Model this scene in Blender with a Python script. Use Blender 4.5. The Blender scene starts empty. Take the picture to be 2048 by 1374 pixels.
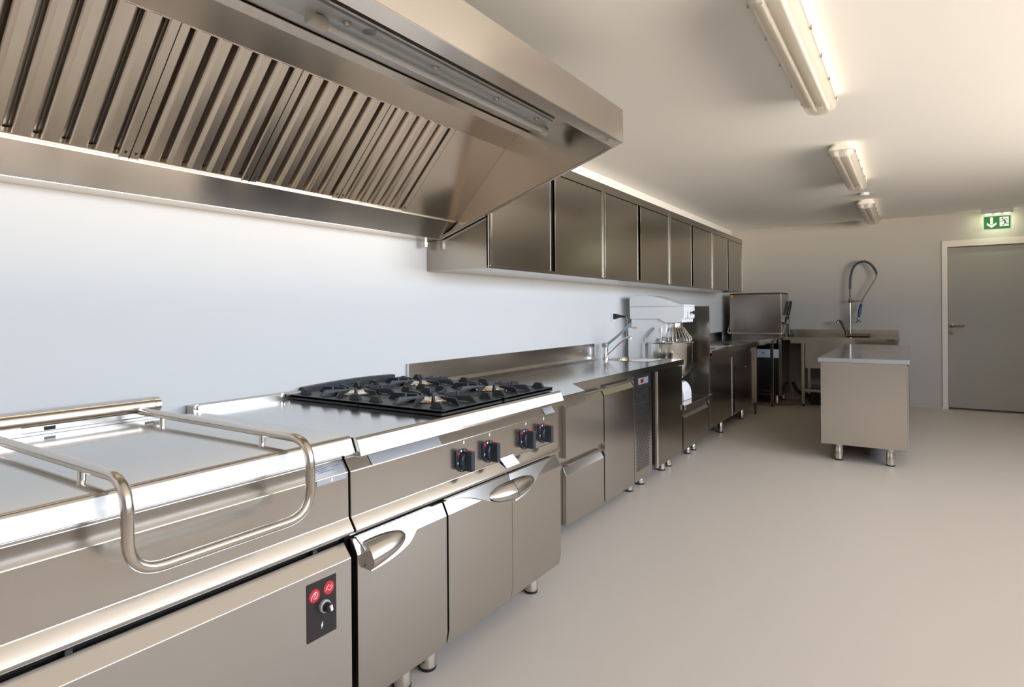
import bpy, bmesh, math, random
from mathutils import Vector, Matrix
random.seed(4)
SC = bpy.context.scene
COL = SC.collection
PI = math.pi

# ------------------------------------------------------------------ dimensions
W = -2.348      # long wall carrying the equipment
YE = 9.77       # end wall
ZC = 2.559      # ceiling
XR = 2.40       # window wall (outside the frame)
YB = -4.8       # wall behind the camera

# ------------------------------------------------------------------ materials
def new_mat(name):
    m = bpy.data.materials.new(name); m.use_nodes = True
    nt = m.node_tree
    return m, nt, nt.nodes['Principled BSDF']

def plain(name, col, rough=0.5, metal=0.0, spec=0.5, emit=None, es=0.0, coat=0.0):
    m, nt, b = new_mat(name)
    b.inputs['Base Color'].default_value = (*col, 1)
    b.inputs['Roughness'].default_value = rough
    b.inputs['Metallic'].default_value = metal
    b.inputs['Specular IOR Level'].default_value = spec
    b.inputs['Coat Weight'].default_value = coat
    if emit:
        b.inputs['Emission Color'].default_value = (*emit, 1)
        b.inputs['Emission Strength'].default_value = es
    return m

def node(nt, t, **k):
    n = nt.nodes.new(t)
    for a, v in k.items():
        setattr(n, a, v)
    return n

def brushed(name, col, rough, aniso=0.55, cloud=0.0, grain=(0.05, 1.0, 0.0)):
    """satin steel: drawn grain along one direction stretches the reflections across it; the roughness wanders a little"""
    m, nt, b = new_mat(name)
    L = nt.links.new
    tc = node(nt, 'ShaderNodeTexCoord')
    n2 = node(nt, 'ShaderNodeTexNoise'); n2.inputs['Scale'].default_value = 3.5; n2.inputs['Detail'].default_value = 4
    L(tc.outputs['Object'], n2.inputs['Vector'])
    mr2 = node(nt, 'ShaderNodeMapRange')
    mr2.inputs['From Min'].default_value = 0.3; mr2.inputs['From Max'].default_value = 0.7
    mr2.inputs['To Min'].default_value = rough-cloud; mr2.inputs['To Max'].default_value = rough+cloud
    L(n2.outputs['Fac'], mr2.inputs['Value']); L(mr2.outputs['Result'], b.inputs['Roughness'])
    if aniso:
        ge = node(nt, 'ShaderNodeNewGeometry'); cx = node(nt, 'ShaderNodeVectorMath', operation='CROSS_PRODUCT')
        L(ge.outputs['Normal'], cx.inputs[0]); cx.inputs[1].default_value = grain
        L(cx.outputs['Vector'], b.inputs['Tangent']); b.inputs['Anisotropic'].default_value = aniso
    b.inputs['Base Color'].default_value = (*col, 1)
    b.inputs['Metallic'].default_value = 1.0
    return m

def paint(name, col, rough=0.6, scale=60, bump=0.02, spec=0.3, col2=None, cscale=1.5):
    m, nt, b = new_mat(name)
    L = nt.links.new
    tc = node(nt, 'ShaderNodeTexCoord')
    n1 = node(nt, 'ShaderNodeTexNoise'); n1.inputs['Scale'].default_value = scale; n1.inputs['Detail'].default_value = 3
    L(tc.outputs['Object'], n1.inputs['Vector'])
    bp = node(nt, 'ShaderNodeBump'); bp.inputs['Strength'].default_value = bump; bp.inputs['Distance'].default_value = 0.002
    L(n1.outputs['Fac'], bp.inputs['Height']); L(bp.outputs['Normal'], b.inputs['Normal'])
    b.inputs['Roughness'].default_value = rough; b.inputs['Specular IOR Level'].default_value = spec
    if col2:
        n2 = node(nt, 'ShaderNodeTexNoise'); n2.inputs['Scale'].default_value = cscale; n2.inputs['Detail'].default_value = 5
        L(tc.outputs['Object'], n2.inputs['Vector'])
        mx = node(nt, 'ShaderNodeMix', data_type='RGBA')
        mx.inputs[6].default_value = (*col, 1); mx.inputs[7].default_value = (*col2, 1)
        L(n2.outputs['Fac'], mx.inputs[0]); L(mx.outputs[2], b.inputs['Base Color'])
    else:
        b.inputs['Base Color'].default_value = (*col, 1)
    return m

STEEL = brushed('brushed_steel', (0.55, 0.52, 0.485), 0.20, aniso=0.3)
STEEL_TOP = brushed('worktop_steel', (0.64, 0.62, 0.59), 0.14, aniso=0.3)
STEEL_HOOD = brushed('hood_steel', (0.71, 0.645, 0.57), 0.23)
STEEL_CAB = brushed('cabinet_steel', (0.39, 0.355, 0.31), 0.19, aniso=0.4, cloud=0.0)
STEEL_DULL = brushed('dull_steel', (0.55, 0.525, 0.49), 0.36, aniso=0)
EDGE_SHINE = plain('steel_edge_painted_shine', (0.90, 0.92, 0.94), 0.22, 0.30)  # whitened mix paints the bright window reflection onto the steel noses
POLISH = plain('polished_steel', (0.78, 0.75, 0.72), 0.10, 1.0)
TUBE = brushed('satin_tube', (0.66, 0.61, 0.55), 0.2, aniso=0)
CHROME = plain('chrome', (0.82, 0.82, 0.83), 0.06, 1.0)
DARKTAP = plain('chrome_dark_reflection', (0.24, 0.22, 0.20), 0.2, 1.0)  # dim room reflections are put into the chrome's base colour
NICKEL = plain('burner_nickel', (0.78, 0.70, 0.60), 0.28, 1.0)
IRON = paint('cast_iron', (0.018, 0.020, 0.024), 0.45, scale=400, bump=0.15, spec=0.5)
BLACK = plain('black_plastic', (0.012, 0.012, 0.014), 0.4)
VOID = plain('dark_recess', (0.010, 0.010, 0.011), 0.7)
GREYP = plain('grey_plastic', (0.33, 0.33, 0.33), 0.4)
KNOBM = plain('knob_plastic', (0.022, 0.027, 0.036), 0.42)
RED = plain('red_enamel', (0.50, 0.02, 0.03), 0.4)
WHITE = plain('white_plastic', (0.80, 0.80, 0.80), 0.35)
MARK = plain('white_print', (0.82, 0.84, 0.86), 0.5)
ENAMEL = plain('white_enamel', (0.93, 0.93, 0.93), 0.25, coat=0.3)
CREAM = plain('cream_ceramic', (0.74, 0.70, 0.62), 0.35)
LABEL = plain('label_foil', (0.56, 0.59, 0.64), 0.30, 0.7)
LABELDARK = plain('label_ink', (0.16, 0.18, 0.22), 0.5)
PAPER = plain('paper_label', (0.86, 0.88, 0.95), 0.6)
PLATE = plain('control_plate_black', (0.020, 0.014, 0.014), 0.35)
BATTEN = plain('batten_grey', (0.58, 0.61, 0.60), 0.4)
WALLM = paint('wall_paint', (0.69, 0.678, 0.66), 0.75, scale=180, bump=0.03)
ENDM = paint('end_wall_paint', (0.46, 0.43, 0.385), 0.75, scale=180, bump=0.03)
CEILM = paint('ceiling_paint', (0.92, 0.90, 0.865), 0.8, scale=150, bump=0.02)
FLOORM = paint('resin_floor', (0.65, 0.58, 0.505), 0.45, scale=330, bump=0.22, spec=0.35, col2=(0.62, 0.55, 0.475), cscale=0.8)
DOORM = paint('door_paint', (0.30, 0.28, 0.24), 0.5, scale=90, bump=0.01)
FRAMEM = paint('door_frame_paint', (0.68, 0.63, 0.55), 0.5, scale=90, bump=0.01)
BLUEP = plain('blue_handle', (0.008, 0.05, 0.15), 0.4)
BLUESPR = plain('blue_coated_spring', (0.03, 0.09, 0.13), 0.3, 0.3)
HOSEM = plain('braided_hose', (0.22, 0.15, 0.10), 0.4, 0.5)
RUST = plain('rusty_clip', (0.25, 0.14, 0.07), 0.6)
TUBEGLASS = plain('fluorescent_tube', (0.92, 0.91, 0.88), 0.06, 0.0, coat=0.5)
REDCORD = plain('red_cord', (0.22, 0.02, 0.012), 0.5)
YELLOW = plain('yellow_sticker', (0.75, 0.38, 0.01), 0.5)
GREEN = plain('sign_green', (0.0, 0.17, 0.028), 0.4, emit=(0.0, 0.35, 0.04), es=0.22)
SIGNW = plain('sign_white', (0.85, 0.86, 0.80), 0.4, emit=(1.0, 1.0, 0.9), es=0.45)
LEDM = plain('led_strip', (1, 1, 0.9), 0.4, emit=(0.95, 1.0, 0.75), es=2.5)
LCD = plain('red_display', (0.02, 0.0, 0.0), 0.3, emit=(0.6, 0.02, 0.01), es=0.25)
SIGNBOX = plain('sign_housing', (0.40, 0.37, 0.34), 0.5)

def cover_mat():
    m, nt, b = new_mat('ribbed_lamp_cover')
    b.inputs['Base Color'].default_value = (0.80, 0.77, 0.72, 1)
    b.inputs['Roughness'].default_value = 0.16
    tr = node(nt, 'ShaderNodeBsdfTransparent'); tr.inputs['Color'].default_value = (0.90, 0.88, 0.84, 1)
    mx = node(nt, 'ShaderNodeMixShader'); mx.inputs[0].default_value = 0.34
    out = nt.nodes['Material Output']
    nt.links.new(tr.outputs[0], mx.inputs[1]); nt.links.new(b.outputs[0], mx.inputs[2])
    nt.links.new(mx.outputs[0], out.inputs['Surface'])
    return m
COVER = cover_mat()

# ------------------------------------------------------------------ mesh builder
class MB:
    def __init__(s):
        s.bm = bmesh.new(); s.round = False
    def box(s, x0, x1, y0, y1, z0, z1):
        x0, x1 = min(x0, x1), max(x0, x1); y0, y1 = min(y0, y1), max(y0, y1); z0, z1 = min(z0, z1), max(z0, z1)
        v = [s.bm.verts.new(p) for p in ((x0,y0,z0),(x1,y0,z0),(x1,y1,z0),(x0,y1,z0),(x0,y0,z1),(x1,y0,z1),(x1,y1,z1),(x0,y1,z1))]
        for f in ((0,3,2,1),(4,5,6,7),(0,1,5,4),(1,2,6,5),(2,3,7,6),(3,0,4,7)):
            s.bm.faces.new([v[i] for i in f])
        return s
    def prism(s, axis, pts, a0, a1):
        def P(p, a):
            if axis == 'y': return (p[0], a, p[1])
            if axis == 'x': return (a, p[0], p[1])
            return (p[0], p[1], a)
        A = [s.bm.verts.new(P(p, a0)) for p in pts]; B = [s.bm.verts.new(P(p, a1)) for p in pts]
        n = len(pts)
        s.bm.faces.new(A[::-1]); s.bm.faces.new(B)
        for i in range(n):
            j = (i+1) % n
            s.bm.faces.new((A[i], A[j], B[j], B[i]))
        return s
    def sheet(s, axis, pts, a0, a1, t=0.002):
        """bent sheet: open polyline of thickness t (offset in its own plane), swept along axis"""
        P = [Vector(p) for p in pts]; off = []
        for i, p in enumerate(P):
            d = Vector((0, 0))
            if i > 0: d += (P[i]-P[i-1]).normalized()
            if i < len(P)-1: d += (P[i+1]-P[i]).normalized()
            d.normalize(); off.append(p + Vector((-d.y, d.x))*t)
        return s.prism(axis, [tuple(p) for p in P] + [tuple(p) for p in off[::-1]], a0, a1)
    def hexa(s, bot, top):
        A = [s.bm.verts.new(p) for p in bot]; B = [s.bm.verts.new(p) for p in top]; n = len(A)
        s.bm.faces.new(A[::-1]); s.bm.faces.new(B)
        for i in range(n):
            j = (i+1) % n; s.bm.faces.new((A[i], A[j], B[j], B[i]))
        return s
    def tube(s, path, r, n=12, closed=False):
        s.round = True
        P = [Vector(p) for p in path]; m = len(P); rings = []
        rr = r if isinstance(r, (list, tuple)) else [r]*m
        T = []
        for i in range(m):
            if closed: t = P[(i+1) % m]-P[i-1]
            else: t = P[min(i+1, m-1)]-P[max(i-1, 0)]
            T.append(t.normalized())
        up = Vector((0, 0, 1)) if abs(T[0].z) < 0.9 else Vector((1, 0, 0))
        nrm = (up - T[0]*up.dot(T[0])).normalized()
        for i in range(m):
            nrm = (nrm - T[i]*nrm.dot(T[i])).normalized(); b = T[i].cross(nrm)
            rings.append([s.bm.verts.new(P[i] + (nrm*math.cos(2*PI*k/n) + b*math.sin(2*PI*k/n))*rr[i]) for k in range(n)])
        for i in range(m if closed else m-1):
            a, c = rings[i], rings[(i+1) % m]
            for k in range(n):
                s.bm.faces.new((a[k], a[(k+1) % n], c[(k+1) % n], c[k]))
        if not closed:
            s.bm.faces.new(rings[0][::-1]); s.bm.faces.new(rings[-1])
        return s
    def lathe(s, c, prof, axis='z', n=28, cap=True):
        """prof = [(radius, height along axis)]"""
        s.round = True
        rings = []
        for r, h in prof:
            ring = []
            for k in range(n):
                a = 2*PI*k/n; u, v = r*math.cos(a), r*math.sin(a)
                p = {'z': (u, v, h), 'x': (h, u, v), 'y': (u, h, v)}[axis]
                ring.append(s.bm.verts.new((c[0]+p[0], c[1]+p[1], c[2]+p[2])))
            rings.append(ring)
        for a, b in zip(rings, rings[1:]):
            for k in range(n):
                s.bm.faces.new((a[k], a[(k+1) % n], b[(k+1) % n], b[k]))
        if cap:
            s.bm.faces.new(rings[0][::-1]); s.bm.faces.new(rings[-1])
        return s
    def slab(s, outer, holes, z0, z1):
        b = bmesh.new(); E = []
        for lp in [outer]+holes:
            vs = [b.verts.new((p[0], p[1], z1)) for p in lp]
            E += [b.edges.new((vs[i], vs[(i+1) % len(vs)])) for i in range(len(vs))]
        bmesh.ops.triangle_fill(b, use_beauty=True, use_dissolve=False, edges=E)
        r = bmesh.ops.extrude_face_region(b, geom=b.faces[:])
        for v in [g for g in r['geom'] if isinstance(g, bmesh.types.BMVert)]: v.co.z = z0
        bmesh.ops.recalc_face_normals(b, faces=b.faces[:])
        me = bpy.data.meshes.new('tmp'); b.to_mesh(me); b.free(); s.bm.from_mesh(me); bpy.data.meshes.remove(me)
        return s
    def loft(s, loops, close_end=True, close_start=False):
        R = [[s.bm.verts.new(p) for p in lp] for lp in loops]; n = len(R[0])
        for a, b in zip(R, R[1:]):
            for k in range(n): s.bm.faces.new((a[k], a[(k+1) % n], b[(k+1) % n], b[k]))
        if close_end: s.bm.faces.new(R[-1])
        if close_start: s.bm.faces.new(R[0][::-1])
        return s
    def rot(s, c, axis, ang):
        bmesh.ops.rotate(s.bm, cent=c, matrix=Matrix.Rotation(ang, 3, axis), verts=s.bm.verts[:]); return s
    def build(s, name, mat, parent=None, bevel=0.0, smooth=None, seg=2, recalc=True):
        bm = s.bm
        if recalc: bmesh.ops.recalc_face_normals(bm, faces=bm.faces[:])
        me = bpy.data.meshes.new(name)
        vs = [v.co.copy() for v in bm.verts]
        lo = Vector([min(v[i] for v in vs) for i in range(3)]); hi = Vector([max(v[i] for v in vs) for i in range(3)])
        o = bpy.data.objects.new(name, me); COL.objects.link(o)
        if parent is None:
            org = Vector(((lo.x+hi.x)/2, (lo.y+hi.y)/2, lo.z))
            o.location = org
        else:
            q = parent; org = Vector((0, 0, 0))
            while q is not None: org += q.location; q = q.parent
            o.parent = parent
        for v in bm.verts: v.co -= org
        bm.to_mesh(me); bm.free()
        me.materials.append(mat)
        if smooth is None: smooth = 50 if s.round else 22
        if smooth:
            me.shade_smooth(); me.set_sharp_from_angle(angle=math.radians(smooth))
        if bevel:
            md = o.modifiers.new('edge', 'BEVEL'); md.width = bevel; md.segments = seg; md.limit_method = 'ANGLE'
            md.angle_limit = math.radians(24); md.harden_normals = True
        return o

def fillet(path, r, n=6):
    P = [Vector(p) for p in path]; out = [P[0]]
    for i in range(1, len(P)-1):
        a, b, c = P[i-1], P[i], P[i+1]
        u = (a-b).normalized(); v = (c-b).normalized(); ang = u.angle(v)
        d = min(r/math.tan(ang/2), (a-b).length*0.49, (c-b).length*0.49)
        p0, p1 = b+u*d, b+v*d
        for k in range(n+1):
            t = k/n; out.append((1-t)**2*p0 + 2*t*(1-t)*b + t*t*p1)
    out.append(P[-1]); return out

def rrect(cx, cy, hx, hy, r, n=6):
    pts = []
    for sx, sy, a0 in ((1, 1, 0), (-1, 1, 90), (-1, -1, 180), (1, -1, 270)):
        for k in range(n+1):
            a = math.radians(a0 + 90*k/n); pts.append((cx+sx*(hx-r)+r*math.cos(a), cy+sy*(hy-r)+r*math.sin(a)))
    return pts

def tag(o, label=None, cat=None, group=None, kind=None):
    if label: o['label'] = label
    if cat: o['category'] = cat
    if group: o['group'] = group
    if kind: o['kind'] = kind
    return o

def thing(name, label, cat, loc, group=None):
    o = bpy.data.objects.new(name, None); COL.objects.link(o); o.location = loc; o.empty_display_size = 0.1
    return tag(o, label, cat, group)

def struct(o): return tag(o, kind='structure')

def leg(parent, x, y, z1, r=0.026, dark=True):
    """adjustable foot: thin stem, thicker sleeve, black base"""
    m = MB().lathe((x, y, 0), [(r, 0.004), (r, z1*0.62), (r*0.93, z1*0.66), (r*0.93, z1+0.004)], n=24)
    l = m.build('leg', POLISH if r < 0.02 else TUBE, parent, smooth=40)
    MB().lathe((x, y, 0), [(r*0.98, 0.0), (r*1.04, 0.006), (r*1.02, 0.012)], n=24).build('foot_pad', BLACK, l)
    return l

# ------------------------------------------------------------------ room shell
struct(MB().box(W-0.15, XR+0.15, YB-0.15, YE+0.15, -0.12, 0.0).build('floor', FLOORM))
struct(MB().box(W-0.15, XR+0.15, YB-0.15, YE+0.15, ZC, ZC+0.15).build('ceiling', CEILM))
struct(MB().box(W-0.15, W, YB, YE, 0, ZC).build('wall_left', WALLM))
struct(MB().box(W, XR, YB-0.15, YB, 0, ZC).build('wall_back', WALLM))
# end wall around the door opening
DX0, DX1, DZ = 0.378, 1.30, 2.13
m = MB().box(W, DX0, YE, YE+0.15, 0, ZC).box(DX1, XR, YE, YE+0.15, 0, ZC).box(DX0, DX1, YE, YE+0.15, DZ, ZC)
m.box(DX0, DX1, YE+0.11, YE+0.15, 0, DZ)
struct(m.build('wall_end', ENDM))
# window wall: three openings let the daylight in
WIN = [(-1.2, 0.95), (1.15, 3.45), (3.65, 6.50)]
WZ0, WZ1 = 1.32, 2.52
m = MB().box(XR, XR+0.15, YB, YE, 0, WZ0).box(XR, XR+0.15, YB, YE, WZ1, ZC)
ys = [YB] + [v for w in WIN for v in w] + [YE]
for a, b in zip(ys[0::2], ys[1::2]): m.box(XR, XR+0.15, a, b, WZ0, WZ1)
struct(m.build('wall_right', WALLM))
for i, (a, b) in enumerate(WIN):
    m = MB(); f = 0.05
    m.box(XR+0.05, XR+0.11, a, b, WZ0, WZ0+f).box(XR+0.05, XR+0.11, a, b, WZ1-f, WZ1)
    m.box(XR+0.05, XR+0.11, a, a+f, WZ0+f, WZ1-f).box(XR+0.05, XR+0.11, b-f, b, WZ0+f, WZ1-f)
    struct(m.build('window_%d' % (i+1), FRAMEM))
# skirting on the end wall
struct(MB().prism('x', [(YE, 0), (YE-0.012, 0), (YE-0.012, 0.05), (YE, 0.056)], W, 0.318).build('baseboard_end', ENDM))
# door with frame, handle and lock
m = MB()
m.box(0.318, DX0+0.004, YE-0.018, YE+0.10, 0, DZ).box(DX1-0.004, DX1+0.06, YE-0.018, YE+0.10, 0, DZ)
m.box(0.318, DX1+0.06, YE-0.018, YE+0.10, DZ-0.004, DZ+0.078)
struct(m.build('trim_1', FRAMEM, bevel=0.004))
door = struct(MB().box(DX0+0.008, DX1-0.008, YE+0.012, YE+0.052, 0.028, DZ-0.012).build('door_1', DOORM, bevel=0.002))
h = MB().lathe((0.42, YE+0.012, 1.094), [(0.027, 0), (0.027, -0.008), (0.012, -0.010), (0.011, -0.05)], axis='y', n=20)
h.tube(fillet([(0.42, YE-0.035, 1.094), (0.42, YE-0.048, 1.094), (0.557, YE-0.048, 1.094)], 0.012), 0.0105, 10)
tag(h.build('door_handle', plain('bronze_handle', (0.20, 0.14, 0.09), 0.35, 1.0), door), 'dull bronze lever handle')
MB().lathe((0.42, YE+0.012, 1.006), [(0.028, 0), (0.027, -0.008), (0.010, -0.009), (0.009, -0.004)], axis='y', n=20).build('lock_rose', plain('bronze_rose', (0.16, 0.11, 0.07), 0.4, 1.0), door)

# ------------------------------------------------------------------ extraction hood
HY0, HY1, HX = -0.35, 2.640, -1.122
HB, HZ, HT = -2.226, 1.738, 2.2595          # rear lower edge, its height, roof height
HF = 2.108                                  # lower edge of the front fascia
hood = thing('extraction_hood', 'large stainless wall hood with baffle filters hanging over the cooking range', 'hood', (-1.7, 1.15, 1.738))
m = MB()
side = [(HX, HF), (HX, HT), (W+0.002, HT), (W+0.002, HZ), (HB, HZ)]
m.prism('y', side, HY1-0.002, HY1); m.prism('y', side, HY0, HY0+0.002)
m.box(HX-0.002, HX, HY0, HY1, HF, HT)
m.box(W+0.002, HX, HY0, HY1, HT, HT+0.003)
m.box(W+0.002, HB, HY0, HY1, HZ-0.002, HZ)                       # flat underside against the wall
m.box(W+0.002, W+0.004, HY0, HY1, HZ, HT)
m.prism('y', [(HX, HF-0.002), (HX-0.085, HF+0.006), (HX-0.085, HF+0.024), (HX-0.083, HF+0.024), (HX-0.083, HF+0.009), (HX, HF+0.001)], HY0, HY1)
def rim(t): return (HX+(HB-HX)*t, HF+(HZ-HF)*t)
for ya, yb in ((HY1-0.022, HY1), (HY0, HY0+0.022)):
    a, b = rim(0.075), rim(1.0)
    m.hexa([(a[0], ya, a[1]-0.002), (a[0], yb, a[1]-0.002), (b[0], yb, b[1]-0.002), (b[0], ya, b[1]-0.002)],
           [(a[0], ya, a[1]+0.002), (a[0], yb, a[1]+0.002), (b[0], yb, b[1]+0.002), (b[0], ya, b[1]+0.002)])
    yc = ya if yb == HY1 else yb-0.002
    m.hexa([(a[0], yc, a[1]), (a[0], yc+0.002, a[1]), (b[0], yc+0.002, b[1]), (b[0], yc, b[1])],
           [(a[0], yc, a[1]+0.011), (a[0], yc+0.002, a[1]+0.011), (b[0], yc+0.002, b[1]+0.011), (b[0], yc, b[1]+0.011)])
m.build('canopy', STEEL_HOOD, hood)
m = MB().prism('y', [(HB, HZ), (-2.115, 1.8225), (-2.109, 1.8205), (-2.109, 1.826), (-2.118, 1.831), (HB, HZ+0.010)], HY0+0.002, HY1-0.017)
m.build('grease_gutter', STEEL_HOOD, hood)
m = MB().sheet('y', [(-1.782, 2.1805), (-1.697, 2.2415), (-1.645, 2.2443)], HY0+0.003, HY1-0.003, 0.003)
m.build('upper_baffle', STEEL_HOOD, hood)
MB().sheet('y', [(-1.697, 2.2525), (HX-0.002, 2.2525)], HY0+0.003, HY1-0.003, 0.003).build('inner_roof', STEEL_DULL, hood)
FA, FB = Vector((-2.115, 1.8265)), Vector((-1.781, 2.182))
fd = (FB-FA).normalized(); fn = Vector((fd.y, -fd.x))            # fn points down and out into the room
def fp(s, d): p = FA+fd*s+fn*d; return (p.x, p.y)
FL = (FB-FA).length
for a, b in ((2.2275, HY1-0.003), (HY0+0.003, 0.099)):
    MB().prism('y', [fp(0, 0), fp(FL, 0), fp(FL, -0.003), fp(0, -0.003)], a, b).build('blank_panel', STEEL_HOOD, hood)
MB().prism('y', [fp(-0.01, -0.055), fp(FL+0.01, -0.055), fp(FL+0.01, -0.060), fp(-0.01, -0.060)], HY0+0.003, HY1-0.003).build('plenum_back', VOID, hood)
def strip(m, prof, s0, s1):
    """profile [(y, depth)] of a bent strip running up the filter slope"""
    t = 0.0016
    full = prof + [(y, d-t) for y, d in prof[::-1]]
    A = []; B = []
    for y, d in full:
        p = fp(s0, d); A.append((p[0], y, p[1])); p = fp(s1, d); B.append((p[0], y, p[1]))
    n = len(full); va = [m.bm.verts.new(p) for p in A]; vb = [m.bm.verts.new(p) for p in B]
    for i in range(n):
        j = (i+1) % n; m.bm.faces.new((va[i], va[j], vb[j], vb[i]))
    k = len(prof)
    for i in range(k-1):
        m.bm.faces.new((va[i], va[n-1-i], va[n-2-i], va[i+1])); m.bm.faces.new((vb[i], vb[i+1], vb[n-2-i], vb[n-1-i]))
FILT = [(0.101, 0.5232), (0.5262, 0.9476), (0.9506, 1.372), (1.3758, 1.802), (1.8058, 2.2255)]
for i, (a, b) in enumerate(FILT):
    pitch = (b-a)/6.0
    m = MB()
    for k in range(1, 6):
        c = a + pitch*k
        strip(m, [(c-0.029, -0.025), (c-0.0245, -0.008), (c-0.021, -0.004), (c-0.0115, -0.001), (c-0.0095, 0), (c+0.018, 0), (c+0.0215, -0.003), (c+0.0245, -0.010), (c+0.0255, -0.025)], 0.012, FL-0.006)
    fl = m.build('grease_filter', STEEL_HOOD, hood, smooth=20, recalc=True)
    m = MB()
    strip(m, [(a, -0.028), (a, 0), (a+0.025, 0), (a+0.029, -0.004), (a+0.030, -0.023)], 0.0, FL)
    strip(m, [(b-0.030, -0.023), (b-0.029, -0.004), (b-0.025, 0), (b, 0), (b, -0.028)], 0.0, FL)
    m.prism('y', [fp(0, -0.030), fp(0, -0.004), fp(0.012, -0.004), fp(0.012, -0.030)], a, b)
    m.prism('y', [fp(FL-0.008, -0.030), fp(FL-0.008, -0.004), fp(FL, -0.004), fp(FL, -0.030)], a, b)
    m.build('filter_frame', STEEL_HOOD, fl, smooth=20)
    m = MB()
    for k in range(6):
        c = a + pitch*(k+0.5)
        strip(m, [(c-0.022, -0.021), (c-0.020, -0.038), (c+0.020, -0.038), (c+0.022, -0.021)], 0.012, FL-0.006)
    m.build('rear_baffle', STEEL_DULL, fl, smooth=20)
    for yy in (a+0.014, b-0.014):
        p0 = fp(0.030, 0.0006); p1 = fp(0.018, 0.0006); q0 = fp(0.030, 0.0001); q1 = fp(0.018, 0.0001)
        MB().hexa([(q0[0], yy-0.006, q0[1]), (q0[0], yy+0.006, q0[1]), (q1[0], yy, q1[1])],
                  [(p0[0], yy-0.006, p0[1]), (p0[0], yy+0.006, p0[1]), (p1[0], yy, p1[1])]).build('arrow_mark', BLACK, fl)
# lamp under the hood
bt = MB().box(-1.520, -1.407, 0.585, 2.484, 2.214, 2.2525).build('light_batten', BATTEN, hood, bevel=0.004)
MB().box(-1.401, -1.390, 0.585, 2.473, 2.221, 2.2525).build('mounting_rail', STEEL_DULL, hood)
MB().box(-1.372, -1.361, 0.585, 2.478, 2.230, 2.2525).build('mounting_rail', STEEL_DULL, hood)
MB().tube([(-1.468, 1.19, 2.1896), (-1.468, 2.490, 2.1896)], 0.0121, 20).build('fluorescent_tube', TUBEGLASS, bt)
for y0, y1 in ((1.146, 1.212), (2.478, 2.520)):
    m = MB().lathe((-1.468, 0, 2.1896), [(0.015, y0), (0.020, y0+0.004), (0.021, y0+(y1-y0)*.45), (0.0193, y0+(y1-y0)*.5), (0.0222, y0+(y1-y0)*.6), (0.0222, y1-0.004), (0.018, y1)], axis='y', n=24)
    m.box(-1.481, -1.455, y0+0.002, y0+0.02, 2.197, 2.215)
    m.build('lamp_socket', CREAM, bt, smooth=30)
for y in (1.268, 1.679, 2.065, 2.386):
    MB().lathe((-1.438, y, 0), [(0.006, 2.201), (0.0095, 2.205), (0.013, 2.212), (0.013, 2.215)], n=14).build('wing_nut', STEEL_DULL, bt)
MB().lathe((-1.4305, 1.353, 0), [(0.021, 2.2125), (0.023, 2.2145)], n=24).build('cable_grommet', GREYP, bt)
# condensate drain nipple under the hood
m = MB().lathe((W+0.060, 2.575, 0), [(0.009, 1.690), (0.013, 1.693), (0.013, 1.706), (0.017, 1.707), (0.017, 1.718), (0.010, 1.719), (0.010, 1.737)], n=6)
m.build('drain_nipple', STEEL_DULL, hood, smooth=20)

# ------------------------------------------------------------------ tilting bratt pan (left cooker)
BY0, BY1 = -0.12, 1.2465
pan = thing('tilting_pan', 'stainless tilting pan with hinged lid and looped bar handle, left of the range', 'cooker', (-1.85, 0.56, 0.0))
body = [(-1.444, 0.900), (-1.447, 0.882), (-1.421, 0.845), (-1.420, 0.709), (-1.400, 0.679), (-1.397, 0.672), (-1.399, 0.664), (-1.43, 0.660), (-1.43, 0.648), (W+0.03, 0.648), (W+0.03, 0.900)]
MB().prism('y', body, BY0, BY1-0.001).build('pan_body', STEEL, pan, bevel=0.0025)
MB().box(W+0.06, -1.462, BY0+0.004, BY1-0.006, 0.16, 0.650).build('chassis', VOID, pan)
# lid with rounded nose
nose = [(-1.397+0.0, 0.904)]
lid = [(-1.440, 0.899), (-1.402, 0.901), (-1.396, 0.903), (-1.391, 0.908), (-1.407, 0.947), (-1.412, 0.953), (-1.426, 0.957), (-2.235, 0.957), (-2.235, 0.936), (-1.450, 0.936), (-1.446, 0.905)]
lidp = MB().prism('y', lid, BY0, BY1).build('lid', STEEL_TOP, pan, bevel=0.003, seg=3)
tag(MB().prism('y', [(-1.3955, 0.9045), (-1.3900, 0.9085), (-1.4062, 0.9472), (-1.4120, 0.9450)], BY0+0.002, BY1-0.002).build('front_edge', EDGE_SHINE, lidp, bevel=0.001), 'steel front edge with window shine painted white')
# hinge tube and bracket
MB().lathe((-2.262, 0, 1.004), [(0.018, BY0), (0.027, BY0+0.003), (0.027, 1.085), (0.025, 1.086), (0.025, 1.089), (0.027, 1.090), (0.026, 1.108), (0.019, 1.112)], axis='y', n=32).build('hinge_tube', TUBE, pan, smooth=40)
m = MB().box(-2.262, -2.246, BY0, 1.085, 0.957, 0.985).box(-2.245, -2.236, BY0, 1.10, 0.957, 0.966)
br = m.build('hinge_bracket', DARKTAP, pan, bevel=0.001)
for y in (0.52, 0.76, 1.055): MB().box(-2.247, -2.2445, y, y+0.03, 0.968, 0.979).build('slot', VOID, br)
m = MB().box(-2.2455, -2.2425, 0.615, 0.70, 0.966, 0.984)
m.build('clip_plate', POLISH, br)
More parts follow.
